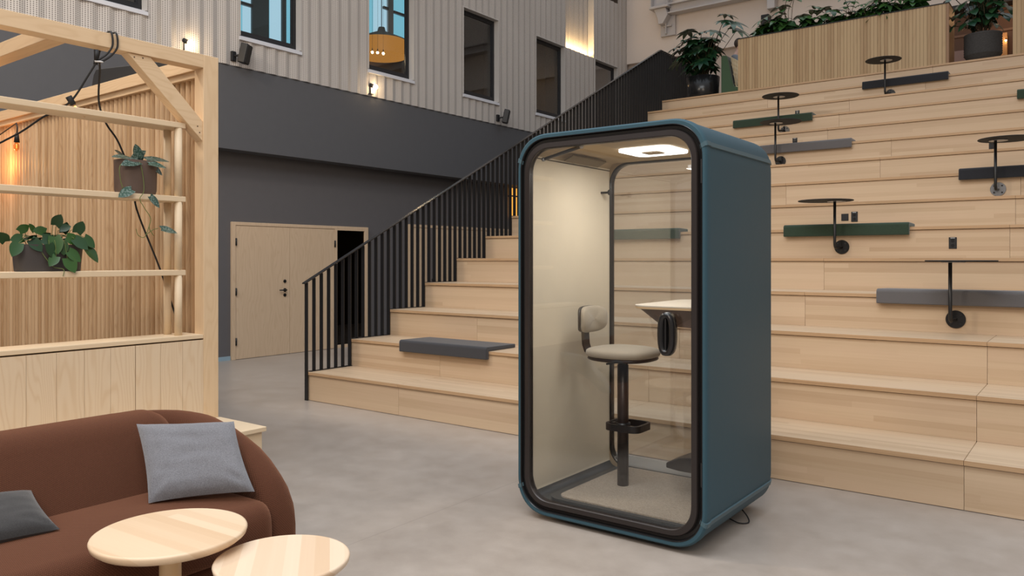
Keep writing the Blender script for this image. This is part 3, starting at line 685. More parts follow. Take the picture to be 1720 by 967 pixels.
m = MB(); m.loft(blob(SX, SY2, .903, .205, .19, .022, 2.6, 2.6), True, True); m.build('seat_shell', M['blk'], st)
def back_blob(cx, hx, hy, hz, zc=1.128, bow=.03):
    rings = []
    nu, nv = 28, 12
    for j in range(nv + 1):
        ph = -PI / 2 + PI * min(max(j / nv, .01), .99); c, s_ = math.cos(ph), math.sin(ph); cr_ = abs(c) ** (2 / 3.2); xx = math.copysign(abs(s_) ** (2 / 2.4), s_)
        rings.append([V(cx + hx * xx + bow * (math.cos(a)) ** 2 * cr_, SY2 + hy * cr_ * math.copysign(abs(math.cos(a)) ** (2 / 3.2), math.cos(a)), zc + hz * cr_ * math.copysign(abs(math.sin(a)) ** (2 / 3.2), math.sin(a))) for a in [2 * PI * k / nu for k in range(nu)]])
    return rings
m = MB(); m.loft(back_blob(-2.545, .026, .150, .083), True, True); m.build('backrest', M['seat'], st)
m = MB(); m.loft(back_blob(-2.572, .018, .148, .082), True, True); m.build('back_shell', M['blk'], st)
def bar_ring(x, z, nx, nz, hw=.036, th=.007):
    return [V(x - nx * th, SY2 - hw, z - nz * th), V(x - nx * th, SY2 + hw, z - nz * th), V(x + nx * th, SY2 + hw, z + nz * th), V(x + nx * th, SY2 - hw, z + nz * th)]
pth = [(-2.30, .888), (-2.46, .892), (-2.52, .902), (-2.565, .93), (-2.58, .97), (-2.585, 1.03), (-2.588, 1.12)]
rg = []
for i, (x, z) in enumerate(pth):
    a = pth[max(i - 1, 0)]; c = pth[min(i + 1, len(pth) - 1)]; t = Vector((c[0] - a[0], c[1] - a[1])).normalized(); rg.append(bar_ring(x, z, -t.y, t.x))
m = MB(); m.loft(rg, True, True, True); auto(m.build('back_support', M['blk'], st), 40)
m = MB(); m.lathe((SX, SY2, 0), [(.034, .132), (.034, .86), (.030, .862), (.030, .885)], 24); m.build('column', M['bronze'], st)
MB().box(SX - .07, SX + .03, SY2 - .045, SY2 + .045, .872, .888).build('tilt_plate', M['blkm'], st, bevel=.005)
MB().tube([(SX - .02, SY2 - .03, .876), (SX - .05, SY2 - .11, .872)], .006, 8).build('height_lever', M['blk'], st)
fr_o = ro(SX + .035, SY2, .115, .105, .05, 0); fr_i = ro(SX + .035, SY2, .098, .088, .04, 0)
m = MB(); m.loft([[V(p.x, p.y, z) for p in r] for r, z in ((fr_o, .475), (fr_o, .515), (fr_i, .515), (fr_i, .475), (fr_o, .475))], True, False, False); m.lathe((SX, SY2, 0), [(.034, .478), (.045, .478), (.045, .512), (.034, .512)], 24, False); m.box(SX - .078, SX - .034, SY2 - .05, SY2 + .05, .478, .512); m.build('foot_ring', M['blk'], st)

# ------------------------------------------------------------------ timber pavilion
PX = -4.83
pv = thing('timber_pavilion', (-6.5, 1.5, 0), 'open timber pavilion frame with vertical slatted side wall at left', 'pavilion')
MB().box(PX - .11, PX, 2.967, 3.078, 0, 2.876).build('post', M['pineZ'], pv, bevel=.002, seg=1)
MB().box(PX - .11, PX, -1.5, 2.9665, 2.787, 2.876).build('beam', M['pine'], pv, bevel=.002, seg=1)
MB().box(-8.75, PX - .11, 2.967, 3.078, 2.787, 2.876).build('beam', M['pineX'], pv, bevel=.002, seg=1)
MB().box(-8.75, PX - .11, 2.985, 3.07, 2.742, 2.787).build('top_rail', M['pineX'], pv, bevel=.002, seg=1)
MB().box(-8.75, PX - .11, 2.025, 2.133, 2.787, 2.876).build('beam', M['pineX'], pv, bevel=.002, seg=1)
MB().box(-8.75, PX - .11, .6, .71, 2.787, 2.876).build('beam', M['pineX'], pv, bevel=.002, seg=1)
MB().box(-8.86, -8.75, -1.5, 3.078, 2.787, 2.876).build('beam', M['pine'], pv, bevel=.002, seg=1)
MB().box(-8.86, -8.75, 2.967, 3.078, 0, 2.787).build('post', M['pineZ'], pv, bevel=.002, seg=1)
m = MB(); m.prism([(2.455, 2.7865), (2.605, 2.7865), (2.9665, 2.43), (2.9665, 2.295)], 'X', PX - .095, PX - .012); br = m.build('brace', M['pine'], pv, bevel=.002, seg=1)
for y, z in ((2.50, 2.765), (2.555, 2.77), (2.945, 2.35), (2.93, 2.39)): MB().cyl((PX - .013, y, z), (PX - .011, y, z), .005, 8).build('screw_hole', M['brown'], br)
m = MB(); x = -4.975; rnd = random.Random(4)
while x > -8.74:
    w = .047; prof = [(x - w / 2, 3.065), (x - w / 2, 3.035)] + [(x - w / 2 * math.cos(PI * i / 8), 3.035 - .030 * math.sin(PI * i / 8)) for i in range(1, 8)] + [(x + w / 2, 3.035), (x + w / 2, 3.065)]
    m.prism(prof, 'Z', .42, 2.742, smooth=False); x -= .0677
sl = m.build('slat_wall', M['slat'], pv); auto(sl, 30)
sl.data.polygons.foreach_set('use_smooth', [True] * len(sl.data.polygons))
m = MB()
for z in (.5, 1.6, 2.65): m.box(-8.75, PX - .11, 3.066, 3.078, z, z + .05)
m.build('slat_batten', plain('grey_batten', (.25, .23, .21), .7), pv)
m = MB(); m.box(-4.829, -4.306, -.2, 3.09, .39, .42); bt = m.build('bench_top', M['shelf'], pv, bevel=.003, seg=1)
m = MB(); m.box(-4.80, -4.33, -.2, 3.07, 0, .388); m.build('bench_box', M['shelf'], pv)
# cabinet under the shelves
cb = thing('low_cabinet', (-4.95, 1.4, .42), 'long pale wooden cabinet with vertical board fronts behind the sofa', 'cabinet')
MB().box(-5.075, PX, -.4, 2.966, .967, .994).build('worktop', M['shelf'], cb, bevel=.002, seg=1)
MB().box(-5.06, -4.858, -.4, 2.96, .42, .958).build('carcass', M['cab'], cb)
ys = [-.4, -.22, -.06, .10, .27, .43, .60, .77, .93, 1.09, 1.25, 1.41, 1.57, 1.725, 1.878, 2.038, 2.194, 2.348, 2.503, 2.666, 2.817, 2.966]
for a, b in zip(ys[:-1], ys[1:]): MB().box(-4.857, PX - .001, a + .0012, b - (.0035 if abs(b - 2.503) < .01 or abs(b - 1.57) < .01 else .0008), .422, .958).build('board_front', M['cab'], cb)
# shelf unit on the cabinet
su = thing('shelf_unit', (-4.97, 1.9, .994), 'slim open shelf unit of three pale boards on round posts', 'shelf')
for z in (2.385, 1.897, 1.410): MB().box(-5.062, -4.868, .2, 2.862, z - .018, z + .018).build('shelf_board', M['shelf'], su, bevel=.003, seg=1)
for y in (2.822, .9):
    for x in (-4.893, -5.028):
        m = MB()
        for a, b in ((.994, 1.392), (1.428, 1.879), (1.915, 2.367)): m.cyl((x, y, a), (x, y, b), .0245, 20)
        m.build('post', M['shelf'], su)
for z in (1.376, 1.862): MB().box(-4.893, -4.875, 2.822, 2.84, z, z + .016).build('clip', M['steel'], su)

# cables, bulbs
sg = thing('string_light', (-4.83, 2.3, 2.3), 'black string light cable looped over the pavilion beam and sagging behind the shelf', 'string lights')
loop = smooth_path([(-4.96, 2.31, 2.70), (-4.955, 2.335, 2.83), (-4.945, 2.345, 2.884), (-4.88, 2.345, 2.886), (-4.822, 2.348, 2.882), (-4.817, 2.352, 2.80), (-4.83, 2.32, 2.74), (-4.84, 2.275, 2.70)])
MB().tube(loop, .006, 8).build('cable_loop', M['blkm'], sg)
loop2 = [p + V(0, .030 if i > 4 else .015, .0) for i, p in enumerate(loop)]
loop2[-1] = loop[-1] + V(0, .012, -.012)
MB().tube(loop2, .006, 8).build('cable_loop', M['blkm'], sg)
MB().tube(smooth_path([(-4.84, 2.275, 2.70), (-4.88, 2.235, 2.60), (-4.94, 2.175, 2.46), (-5.03, 2.12, 2.39), (-5.1, 2.074, 2.355), (-5.3, 1.99, 2.25), (-5.6, 1.86, 2.16), (-6.2, 1.6, 2.15)]), .006, 8).build('cable', M['blkm'], sg)
MB().tube(smooth_path([(-4.84, 2.285, 2.69), (-4.93, 2.33, 2.66), (-5.09, 2.40, 2.50), (-5.10, 2.45, 2.37), (-5.10, 2.533, 2.25), (-5.10, 2.63, 2.0), (-5.12, 2.66, 1.83), (-5.1, 2.807, 1.44), (-5.085, 2.90, 1.15), (-5.08, 2.95, .998)]), .006, 8).build('cable', M['blkm'], sg)
m = MB(); m.tube([(-4.842, 2.27, 2.76), (-4.842, 2.268, 2.70)], [.016, .013], 10); m.build('plug', M['blkm'], sg)
m = MB(); m.tube([(-4.842, 2.258, 2.69), (-4.83, 2.285, 2.692), (-4.825, 2.30, 2.69)], .006, 6); m.build('cable_tie', M['tie'], sg)
m = MB(); m.tube([(-4.95, 2.155, 2.475), (-4.945, 2.182, 2.428)], [.019, .017], 14); sk = m.build('socket', M['blkm'], sg)
m = MB(); m.tube([(-4.945, 2.182, 2.428), (-4.942, 2.20, 2.408), (-4.938, 2.225, 2.382), (-4.936, 2.245, 2.362)], [.010, .017, .018, .004], 14); m.build('bulb', glass('bulb_glass', (.95, .9, .85), 1.5), sg)
MB().tube([(-4.944, 2.188, 2.422), (-4.942, 2.204, 2.405)], .006, 8).build('filament', M['bulbf'], sg)
# hooked lamp at the far left inside the pavilion
hl = thing('hook_lamp', (-7.62, 2.90, 2.45), 'small black bulb lamp glowing orange against the slats at left edge', 'lamp')
MB().tube([(-8.1, 2.93, 2.645), (-7.66, 2.90, 2.70), (-7.645, 2.90, 2.66), (-7.65, 2.90, 2.60)], .006, 6).build('wire', M['blkm'], hl)
MB().tube([(-7.65, 2.90, 2.61), (-7.655, 2.90, 2.53)], [.014, .024], 12).build('socket', M['blkm'], hl)
MB().tube([(-7.655, 2.90, 2.53), (-7.66, 2.90, 2.50), (-7.66, 2.90, 2.47), (-7.66, 2.90, 2.455)], [.012, .024, .020, .004], 12).build('bulb', glass('amber_bulb', (1, .75, .45), 1.5), hl)
MB().tube([(-7.658, 2.90, 2.515), (-7.658, 2.90, 2.48)], .003, 6).build('filament', M['bulbf'], hl)
point('hook_lamp_glow', (-8.0, 2.84, 2.38), 6, (1, .42, .12), .05)
# black case on the rear beam
MB().prism([(-6.53, 2.877), (-6.52, 2.92), (-6.495, 2.985), (-6.455, 3.022), (-6.40, 3.020), (-5.40, 2.93), (-5.40, 2.877)], 'Y', 3.02, 3.075).build('flat_case', M['blkm'], bevel=.004, seg=1, label='flat black panel lying on the rear beam of the pavilion above the slats', cat='case')

# ledge lamps, wall speakers
for (y, lab) in ((5.917, 'bare bulb ledge lamp glowing just above the pavilion beam'), (9.336, 'bare bulb ledge lamp on the charcoal band below the tall cyan window')):
    t = thing('ledge_lamp', (-10.03, y, 4.33), lab, 'lamp', 'ledge lamps along the charcoal band')
    MB().cyl((-10.03, y - .05, 4.33), (-10.03, y - .05, 4.52), .012, 10).build('stem', M['blkm'], t)
    m = MB(); m.cyl((-10.045, y - .05, 4.49), (-9.99, y - .01, 4.47), .035, 14, .03); m.build('socket', M['blkm'], t)
    MB().ball((-9.965, y + .01, 4.455), .040, 16, 12).build('globe', M['bulb'], t); MB().box(-10.05, -10.0, y - .09, y + .0, 4.33, 4.338).build('base', M['blkm'], t)
    point('ledge_glow', (-9.90, y + .02, 4.44), .9, (1, .72, .42), .04)
def wspk(y0, lab):
    t = thing('tilted_speaker', (-9.95, y0, 4.45), lab, 'loudspeaker', 'tilted loudspeakers on the perforated wall')
    ax = V(.82, .50, -.22).normalized(); ay = V(-.52, .85, 0).normalized(); az = ax.cross(ay).normalized()
    MB().obox((-9.88, y0, 4.46), ax, ay, az, .055, .085, .14).build('cabinet', M['spk'], t, bevel=.012)
    c = V(-9.88, y0, 4.46) + ax * .057; MB().obox(c, ax, ay, az, .003, .072, .125).build('grille', M['blkm'], t)
    MB().box(-10.045, -10.0, y0 - .13, y0 - .06, 4.36, 4.50).build('wall_mount', M['blkm'], t, bevel=.004, seg=1); MB().cyl((-10.0, y0 - .09, 4.43), (-9.9, y0 - .02, 4.45), .015, 8).build('arm', M['blkm'], t)
wspk(6.72, 'tilted black loudspeaker on the perforated wall just beside the pavilion post'); wspk(12.93, 'tilted black loudspeaker on the perforated wall near the railing, under the dark windows')

# ------------------------------------------------------------------ sofa
sf = thing('sofa', (-3.5, 1.3, 0), 'rust-brown textured fabric sofa with rounded arm', 'sofa')
def interp(tab, x):
    for (a, b), (c, d) in zip(tab[:-1], tab[1:]):
        if a <= x <= c: return b + (d - b) * (x - a) / (c - a)
    return tab[0][1] if x < tab[0][0] else tab[-1][1]
HT = [(-4.03, .735), (-3.80, .725), (-3.62, .705), (-3.44, .672), (-3.27, .615), (-3.15, .55), (-3.07, .475), (-3.02, .39), (-2.995, .30), (-2.99, .2)]
path = [(x, 2.245) for x in (-2.992, -3.005, -3.03, -3.07, -3.12, -3.18, -3.26, -3.36, -3.46, -3.56)] + [(-3.60 - .34 * math.sin(a), 1.905 + .34 * math.cos(a)) for a in [PI / 2 * i / 10 for i in range(11)]] + [(-3.94, y) for y in (1.7, 1.4, 1.0, .6, .3)]
path += [(-3.60 - .34 * math.cos(a), .10 - .34 * math.sin(a)) for a in [PI / 2 * i / 10 for i in range(11)]] + [(x, -.24) for x in (-3.5, -3.36, -3.26, -3.18, -3.12, -3.07, -3.03, -3.005, -2.992)]
rings = []
for i, (x, y) in enumerate(path):
    a = path[max(i - 1, 0)]; c = path[min(i + 1, len(path) - 1)]; t = Vector((c[0] - a[0], c[1] - a[1])).normalized(); nx, ny = -t.y, t.x   # inward/outward
    h = interp(HT, x); hw = .082
    if i == 0 or i == len(path) - 1: hw *= .55
    elif i == 1 or i == len(path) - 2: hw *= .85
    zb = .10; r = min(hw, (h - zb) / 2); ring = []
    for k in range(9):
        an = PI * k / 8; ring.append((math.cos(an) * hw, h - r + r * math.sin(an)))
    ring += [(-hw, (h + zb) / 2), (-hw, zb + .03), (-hw * .7, zb), (hw * .7, zb), (hw, zb + .03), (hw, (h + zb) / 2)]
    rings.append([V(x + nx * o, y + ny * o, z) for o, z in ring])
m = MB(); m.loft(rings, True, True); m.build('shell', M['sofa'], sf)
def cushion(prof, y0, y1, name, er=.07, n=8, mat='sofa'):
    """XZ profile swept along Y with rounded ends (profile shrinks towards its centre)"""
    cx = sum(p[0] for p in prof) / len(prof); cz = sum(p[1] for p in prof) / len(prof); rings = []
    ys_ = [(y0 + er - er * math.cos(PI / 2 * i / n), math.sin(PI / 2 * i / n)) for i in range(n + 1)] + [((y0 + y1) / 2, 1)] + [(y1 - er + er * math.sin(PI / 2 * i / n), math.cos(PI / 2 * i / n)) for i in range(n + 1)]
    for y, s_ in ys_:
        d = (1 - s_) * er; R_ = []
        for px, pz in prof:
            v = Vector((px - cx, pz - cz)); L_ = v.length; v = v * max(.02, (L_ - d) / L_); R_.append(V(cx + v.x, y, cz + v.y))
        rings.append(R_)
    m = MB(); m.loft(rings, True, True); return m.build(name, M[mat], sf)
def rprof(pts, r, n=5):
    out = []; N = len(pts)
    for i in range(N):
        p = Vector(pts[i]); a = (Vector(pts[i - 1]) - p); b = (Vector(pts[(i + 1) % N]) - p); rr_ = min(r[i] if isinstance(r, list) else r, a.length * .45, b.length * .45)
        A = p + a.normalized() * rr_; B = p + b.normalized() * rr_
        for k in range(n + 1):
            t = k / n; out.append((1 - t) ** 2 * A + 2 * t * (1 - t) * p + t * t * B)
    return [(q.x, q.y) for q in out]
cushion(rprof([(-3.94, .42), (-3.93, .742), (-3.74, .742), (-3.50, .36), (-3.9, .36)], [.03, .06, .10, .04, .03]), -.14, 2.14, 'back_cushion', .12)
cushion(rprof([(-3.62, .215), (-3.62, .415), (-3.3, .425), (-2.935, .41), (-2.925, .215)], [.02, .03, .3, .12, .06]), -.16, 2.165, 'seat_cushion', .075)
MB().box(-3.9, -2.985, -.15, 2.16, .06, .212).build('base', M['sofa'], sf, bevel=.03, seg=3)
for x in (-3.8, -3.1):
    for y in (-.05, 2.05): MB().cyl((x, y, 0), (x, y, .062), .02, 12).build('foot', M['blkm'], sf)
# pillows
def pillow(name, c4, T, mat, label, wr=.006, seed=1, sag=(0, 0, 0)):
    BL, BR_, TR, TL = [Vector(c) for c in c4]; nrm = (BR_ - BL).cross(TL - BL).normalized(); m = MB(); N = 28
    def P(u, v, s_):
        # pinched edges between the corners
        uu = u * 2 - 1; vv = v * 2 - 1; k = .055
        u2 = .5 + .5 * uu * (1 - k * (1 - vv * vv)); v2 = .5 + .5 * vv * (1 - k * (1 - uu * uu))
        p = BL * (1 - u2) * (1 - v2) + BR_ * u2 * (1 - v2) + TR * u2 * v2 + TL * (1 - u2) * v2
        e_ = max(0, (1 - uu ** 4)) * max(0, (1 - vv ** 4)); th = T * (e_ ** .55)
        w_ = wr * (noise.noise(V(u * 4 + seed, v * 9, seed)) + .6 * noise.noise(V(u * 11, v * 5 + seed, 2.0))) * e_
        # creases from the lower corners
        cr2 = 0
        for cx_, cy_ in ((0, 0), (1, 0)):
            dx, dy = u - cx_, v - cy_; rad = math.hypot(dx, dy); an = math.atan2(dy, dx); cr2 += wr * 1.6 * math.sin(an * 9 + seed) * max(0, 1 - rad * 2.2) * min(1, rad * 8)
        return p + nrm * s_ * (th + w_ + cr2 * e_ ** .3)
    m.grid(lambda u, v: P(u, v, 1), N, N); m.grid(lambda u, v: P(1 - u, v, -1), N, N)
    # seam piping
    o = m.build(name, mat, label=label, cat='cushion'); 
    return o
pillow('throw_pillow', [(-3.345, 1.79, .428), (-3.035, 2.115, .458), (-3.27, 2.165, .735), (-3.66, 1.90, .718)], .060, M['pillow'], 'large blue-grey linen cushion leaning in the right corner of the sofa', .007, 3)
pillow('throw_pillow', [(-3.325, 1.02, .44), (-3.30, 1.405, .43), (-3.59, 1.415, .53), (-3.63, 1.00, .56)], .045, M['pillowd'], 'dark grey felt cushion lying on the seat at the left edge', .004, 8)

# coffee tables
def ctable(cx, cy, h, r, label, top, rot):
    t = thing('coffee_table', (cx, cy, 0), label, 'coffee table', 'round wooden coffee tables')
    pr_ = [(r * .80, h - .040), (r * .93, h - .034), (r * .985, h - .022), (r, h - .008), (r - .003, h - .002), (r - .010, h), (r - .016, h - .0015)]
    m = MB(); m.lathe((0, 0, 0), pr_, 72, True); o = m.build('table_top', top, t)
    o.data.transform(Matrix.Translation(Vector(t.location))); o.rotation_euler = (0, 0, rot)
    m = MB(); m.lathe((cx, cy, 0), [(.048, .02), (.040, .05), (.038, h - .06), (.05, h - .0405)], 32); m.build('stem', M['tablez'], t)
    m = MB(); m.lathe((cx, cy, 0), [(.17, 0), (.17, .012), (.15, .022), (.03, .028)], 48); m.build('base', M['tablez'], t)
ctable(-2.741, 1.55, .50, .270, 'taller round wooden coffee table in front of the sofa', M['table'], math.radians(4))
ctable(-2.33, 1.738, .44, .236, 'lower round wooden coffee table nearer the open floor', M['tableY'], math.radians(50))

# ------------------------------------------------------------------ upper platform: planters, sofa, person, plants
PZ = RISE * 15
def slat_front(m, x0, x1, y, z0, z1, p=.052):
    x = x0
    while x < x1 - .01:
        m.box(x + .002, min(x + p - .002, x1), y, y + .018, z0, z1); x += p
pl = thing('slatted_planter', (-3.6, 14.0, PZ), 'long waist-high planter clad in vertical wooden slats above the steps', 'planter')
m = MB(); slat_front(m, -5.262, -1.93, 13.80, PZ, 5.475); m.build('slat_front', M['planter'], pl)
MB().box(-5.262, -1.90, 13.818, 14.35, PZ, 5.46).build('body', M['planter'], pl); MB().box(-5.275, -1.885, 13.79, 14.36, 5.475, 5.49).build('rim', M['blkm'], pl); MB().box(-1.93, -1.89, 13.80, 14.35, PZ, 5.475).build('end_post', wood('brown_end', (.30, .17, .085), (.16, .08, .04), 'Z'), pl)
pr2 = thing('slatted_partition', (.0, 14.0, PZ), 'tall partition of vertical wooden slats at the top right corner', 'partition')
m = MB(); slat_front(m, -1.055, 1.5, 13.80, PZ, 6.6); m.build('slat_front', M['planter'], pr2); MB().box(-1.055, 1.5, 13.818, 13.95, PZ, 6.6).build('frame', M['planter'], pr2)
# wooden nook behind the gap
nk = thing('wooden_nook', (-1.3, 16.4, PZ), 'dark brown wooden nook behind the large potted plant, top right', 'alcove')
m = MB(); m.box(-2.6, 1.5, 16.5, 16.6, PZ, 6.02); m.build('back_panel', M['brown'], nk); MB().box(-2.6, 1.5, 16.48, 16.5, 5.58, 5.62).build('rail', plain('brown_rail', (.17, .09, .05), .6), nk)
MB().box(-2.6, -1.45, 15.9, 16.45, PZ, 5.20).build('low_bench', M['pinkb'], nk); MB().box(-2.62, 1.5, 16.2, 16.62, 6.02, 6.10).build('top_beam', M['blkm'], nk)
MB().box(-1.46, -1.33, 16.3, 16.47, PZ, 5.5).build('lit_slat', wood('amber_slat', (.62, .33, .11), (.45, .2, .06), 'Z'), nk); MB().box(-1.22, -1.10, 16.3, 16.47, PZ, 5.5).build('lit_slat', wood('amber_slat2', (.62, .33, .11), (.45, .2, .06), 'Z'), nk)
b = thing('spot_light', (-1.33, 16.2, 5.38), 'tiny warm light point beside the large charcoal plant pot', 'lamp'); MB().ball((-1.345, 16.25, 5.35), .014, 10, 8).build('globe', M['bulb'], b); MB().cyl((-1.345, 16.25, 5.36), (-1.345, 16.29, 5.40), .006, 6).build('bracket', M['blkm'], b)
point('nook_glow', (-1.3, 15.9, 5.8), 6, (1, .55, .25), .1)
# high-backed sofa
hs = thing('high_back_sofa', (-5.5, 14.8, PZ), 'green high-backed sofa with cream tufted inside beside the planter', 'sofa')
sidep = [(-5.70, PZ + .01), (-5.70, 5.30), (-5.68, 5.315), (-5.60, 5.30), (-5.585, 5.28), (-5.475, 4.76), (-5.455, 4.715), (-5.40, 4.69), (-5.27, 4.688), (-5.27, PZ + .01)]
MB().prism(sidep, 'Y', 14.10, 14.16).build('side_panel', fabric('green_side', (.085, .14, .085), (.05, .09, .052), 400), hs, bevel=.008, seg=1)
MB().prism([(-5.70, PZ + .01), (-5.70, 5.31), (-5.60, 5.30), (-5.56, 5.2), (-5.50, PZ + .01)], 'Y', 14.16, 15.3).build('back_shell', M['green'], hs)
def tuft(u, v):
    y = 14.165 + 1.13 * u; z = 4.72 + (5.29 - 4.72) * v; x = -5.49 - .10 * v
    d = 0
    for i in range(11):
        for j in range(6):
            yy = 14.2 + i * .11 + (.055 if j % 2 else 0); zz = 4.77 + j * .09; q = (y - yy) ** 2 + (z - zz) ** 2; d += .028 * math.exp(-q / .0007)
    return V(x + .045 - d, y, z)
m = MB(); m.grid(tuft, 60, 22); m.build('tufted_back', M['cream'], hs)
m = MB(); m.prism([(-5.50, 14.165), (-5.285, 14.165), (-5.285, 14.37), (-4.92, 14.37), (-4.92, 15.28), (-5.50, 15.28)], 'Z', PZ + .02, 4.72); m.build('seat', M['cream'], hs, bevel=.02, seg=2)
bt2 = thing('tray_table', (-5.25, 14.25, PZ), 'small black round table with a glass at the left end of the planter', 'side table')
bt2.location = (-5.37, 14.27, 4.72)
m = MB(); m.lathe((-5.375, 14.27, 0), [(.06, 4.721), (.075, 4.728), (.075, 4.75), (.065, 4.754)], 24); m.build('tray', M['blk2'], bt2)
bt2['label'] = 'black round tray on the green high-backed sofa seat'; bt2['category'] = 'tray'; bt2.name = 'round_tray'
MB().lathe((-5.37, 14.27, 0), [(.03, 4.755), (.04, 4.78), (.036, 4.84), (.028, 4.87)], 16).build('drinking_glass', plain('bluegreen_glass', (.05, .12, .13), .2), label='blue-green drinking vessel standing on the black tray', cat='glass')
# person seated on the high-backed sofa, seen from behind the planter edge
def skinfig(name, verts, edges, radii, mat, parent=None, sub=2, **k):
    me = bpy.data.meshes.new(name); o0 = parent.location if parent else V(*verts[0])
    me.from_pydata([V(*v) - o0 for v in verts], edges, []); o = bpy.data.objects.new(name, me); COL.objects.link(o)
    if parent: o.parent = parent
    else: o.location = o0
    sm = o.modifiers.new('skin', 'SKIN'); sm.use_smooth_shade = True
    for i, r in enumerate(radii): me.skin_vertices[0].data[i].radius = (r, r) if not isinstance(r, tuple) else r
    me.skin_vertices[0].data[0].use_root = True
    s_ = o.modifiers.new('sub', 'SUBSURF'); s_.levels = sub; s_.render_levels = sub
    me.materials.append(mat); tag(o, **k); return o
ps = thing('person', (-6.08, 16.0, PZ), 'person with brown hair and blue-grey sweater, seated, half hidden by the planter end', 'person')
MB().box(-6.32, -5.68, 15.7, 16.35, PZ + .001, 5.175).build('upholstered_bench', M['cream'], bevel=.03, seg=3, label='cream bench carrying the seated person behind the planter end', cat='bench')
bx, by = -6.08, 16.0
pvts = [(bx, by, 4.97), (bx - .02, by, 5.12), (bx - .02, by, 5.32), (bx, by, 5.46), (bx + .01, by, 5.545), (bx + .02, by, 5.63), (bx + .03, by, 5.72),
        (bx - .01, by - .17, 5.41), (bx + .08, by - .20, 5.18), (bx + .28, by - .15, 5.10), (bx - .01, by + .17, 5.41), (bx + .08, by + .20, 5.18), (bx + .28, by + .15, 5.10),
        (bx + .06, by - .09, 4.95), (bx + .44, by - .10, 4.98), (bx + .46, by - .10, 4.60), (bx + .06, by + .09, 4.95), (bx + .44, by + .10, 4.98), (bx + .46, by + .10, 4.60),
        (bx + .56, by - .10, 4.58), (bx + .56, by + .10, 4.58)]
pvts = [(x, y, z + .33) if z > 4.7 else (x, y, z) for x, y, z in pvts]
pedg = [(0, 1), (1, 2), (2, 3), (3, 4), (4, 5), (5, 6), (3, 7), (7, 8), (8, 9), (3, 10), (10, 11), (11, 12), (0, 13), (13, 14), (14, 15), (0, 16), (16, 17), (17, 18), (15, 19), (18, 20)]
prad = [(.13, .15), (.12, .14), (.13, .16), (.09, .12), .052, (.072, .08), (.06, .07), .058, .045, .035, .058, .045, .035, .085, .065, .045, .085, .065, .045, .035, .035]
skinfig('body', pvts, pedg, prad, M['skin'], ps)
cv = pvts[:4] + pvts[7:13]; ce = [(0, 1), (1, 2), (2, 3), (3, 4), (4, 5), (5, 6), (3, 7), (7, 8), (8, 9)]
skinfig('sweater', cv, ce, [(.145, .165), (.135, .155), (.145, .175), (.10, .13), .072, .058, .046, .072, .058, .046], M['sweater'], ps)
skinfig('trousers', [pvts[0]] + pvts[13:19], [(0, 1), (1, 2), (2, 3), (0, 4), (4, 5), (5, 6)], [(.14, .155), .095, .075, .055, .095, .075, .055], plain('dark_trousers', (.02, .02, .028), .9), ps)
m = MB(); m.ball((bx + .0, by, 6.03), .098, 18, 12, (1.02, .88, 1.1)); m.build('hair', M['hair'], ps)

# ------------------------------------------------------------------ plants
def blade(m, base, d, up, L, w, shape='oval', droop=.3, fold=.12, seg=6, curl=0):
    d = Vector(d).normalized(); up = Vector(up); side = d.cross(up).normalized(); up = side.cross(d).normalized(); vs = []
    for i in range(seg + 1):
        t = i / seg
        if shape == 'heart': wd = (math.sin(PI * min(1, t * .80 + .20)) ** .75) * (1 - .18 * t) if t < 1 else 0; back = -.12 * L if i == 0 else 0
        elif shape == 'lance': wd = math.sin(PI * (t ** .8)) ** .9 if 0 < t < 1 else (.06 if t == 0 else 0); back = 0
        else: wd = math.sin(PI * (t * .92 + .06)) ** .7 if t < 1 else 0; back = 0
        c = Vector(base) + d * L * t - V(0, 0, 1) * droop * L * t * t
        e_ = up * (fold * w * wd)
        b2 = d * back
        vs += [c - side * w * wd + e_ + b2, c, c + side * w * wd + e_ + b2]
    fs = []
    for i in range(seg): a = 3 * i; fs += [(a, a + 1, a + 4, a + 3), (a + 1, a + 2, a + 5, a + 4)]
    m.add(vs, fs, True)
R3 = random.Random(11)
def rdir(el0, el1, az=None, R_=R3):
    az = R_.uniform(0, 2 * PI) if az is None else az; el = math.radians(R_.uniform(el0, el1)); return V(math.cos(az) * math.cos(el), math.sin(az) * math.cos(el), math.sin(el))
# trough with heart-leaf philodendron
t = thing('potted_philodendron', (-4.965, 2.048, 1.428), 'heart-leaf plant in long dark grey trough on the lowest shelf', 'plant')
def oblong(cx, cy, hx, hy, z, n=24): return [V(cx + hx * math.copysign(abs(math.cos(a)) ** .8, math.cos(a)), cy + hy * math.copysign(abs(math.sin(a)) ** .55, math.sin(a)), z) for a in [2 * PI * k / n for k in range(n)]]
m = MB(); cy_ = 2.048; m.loft([oblong(-4.965, cy_, .062, .178, 1.429), oblong(-4.965, cy_, .072, .192, 1.585), oblong(-4.965, cy_, .067, .187, 1.585), oblong(-4.965, cy_, .064, .184, 1.56)], True, True, True); auto(m.build('trough', M['trough'], t), 50)
MB().loft([oblong(-4.965, cy_, .064, .184, 1.555), oblong(-4.965, cy_, .064, .184, 1.566)], True, True, False).build('soil', M['soil'], t)
lv = MB(); vn = MB()
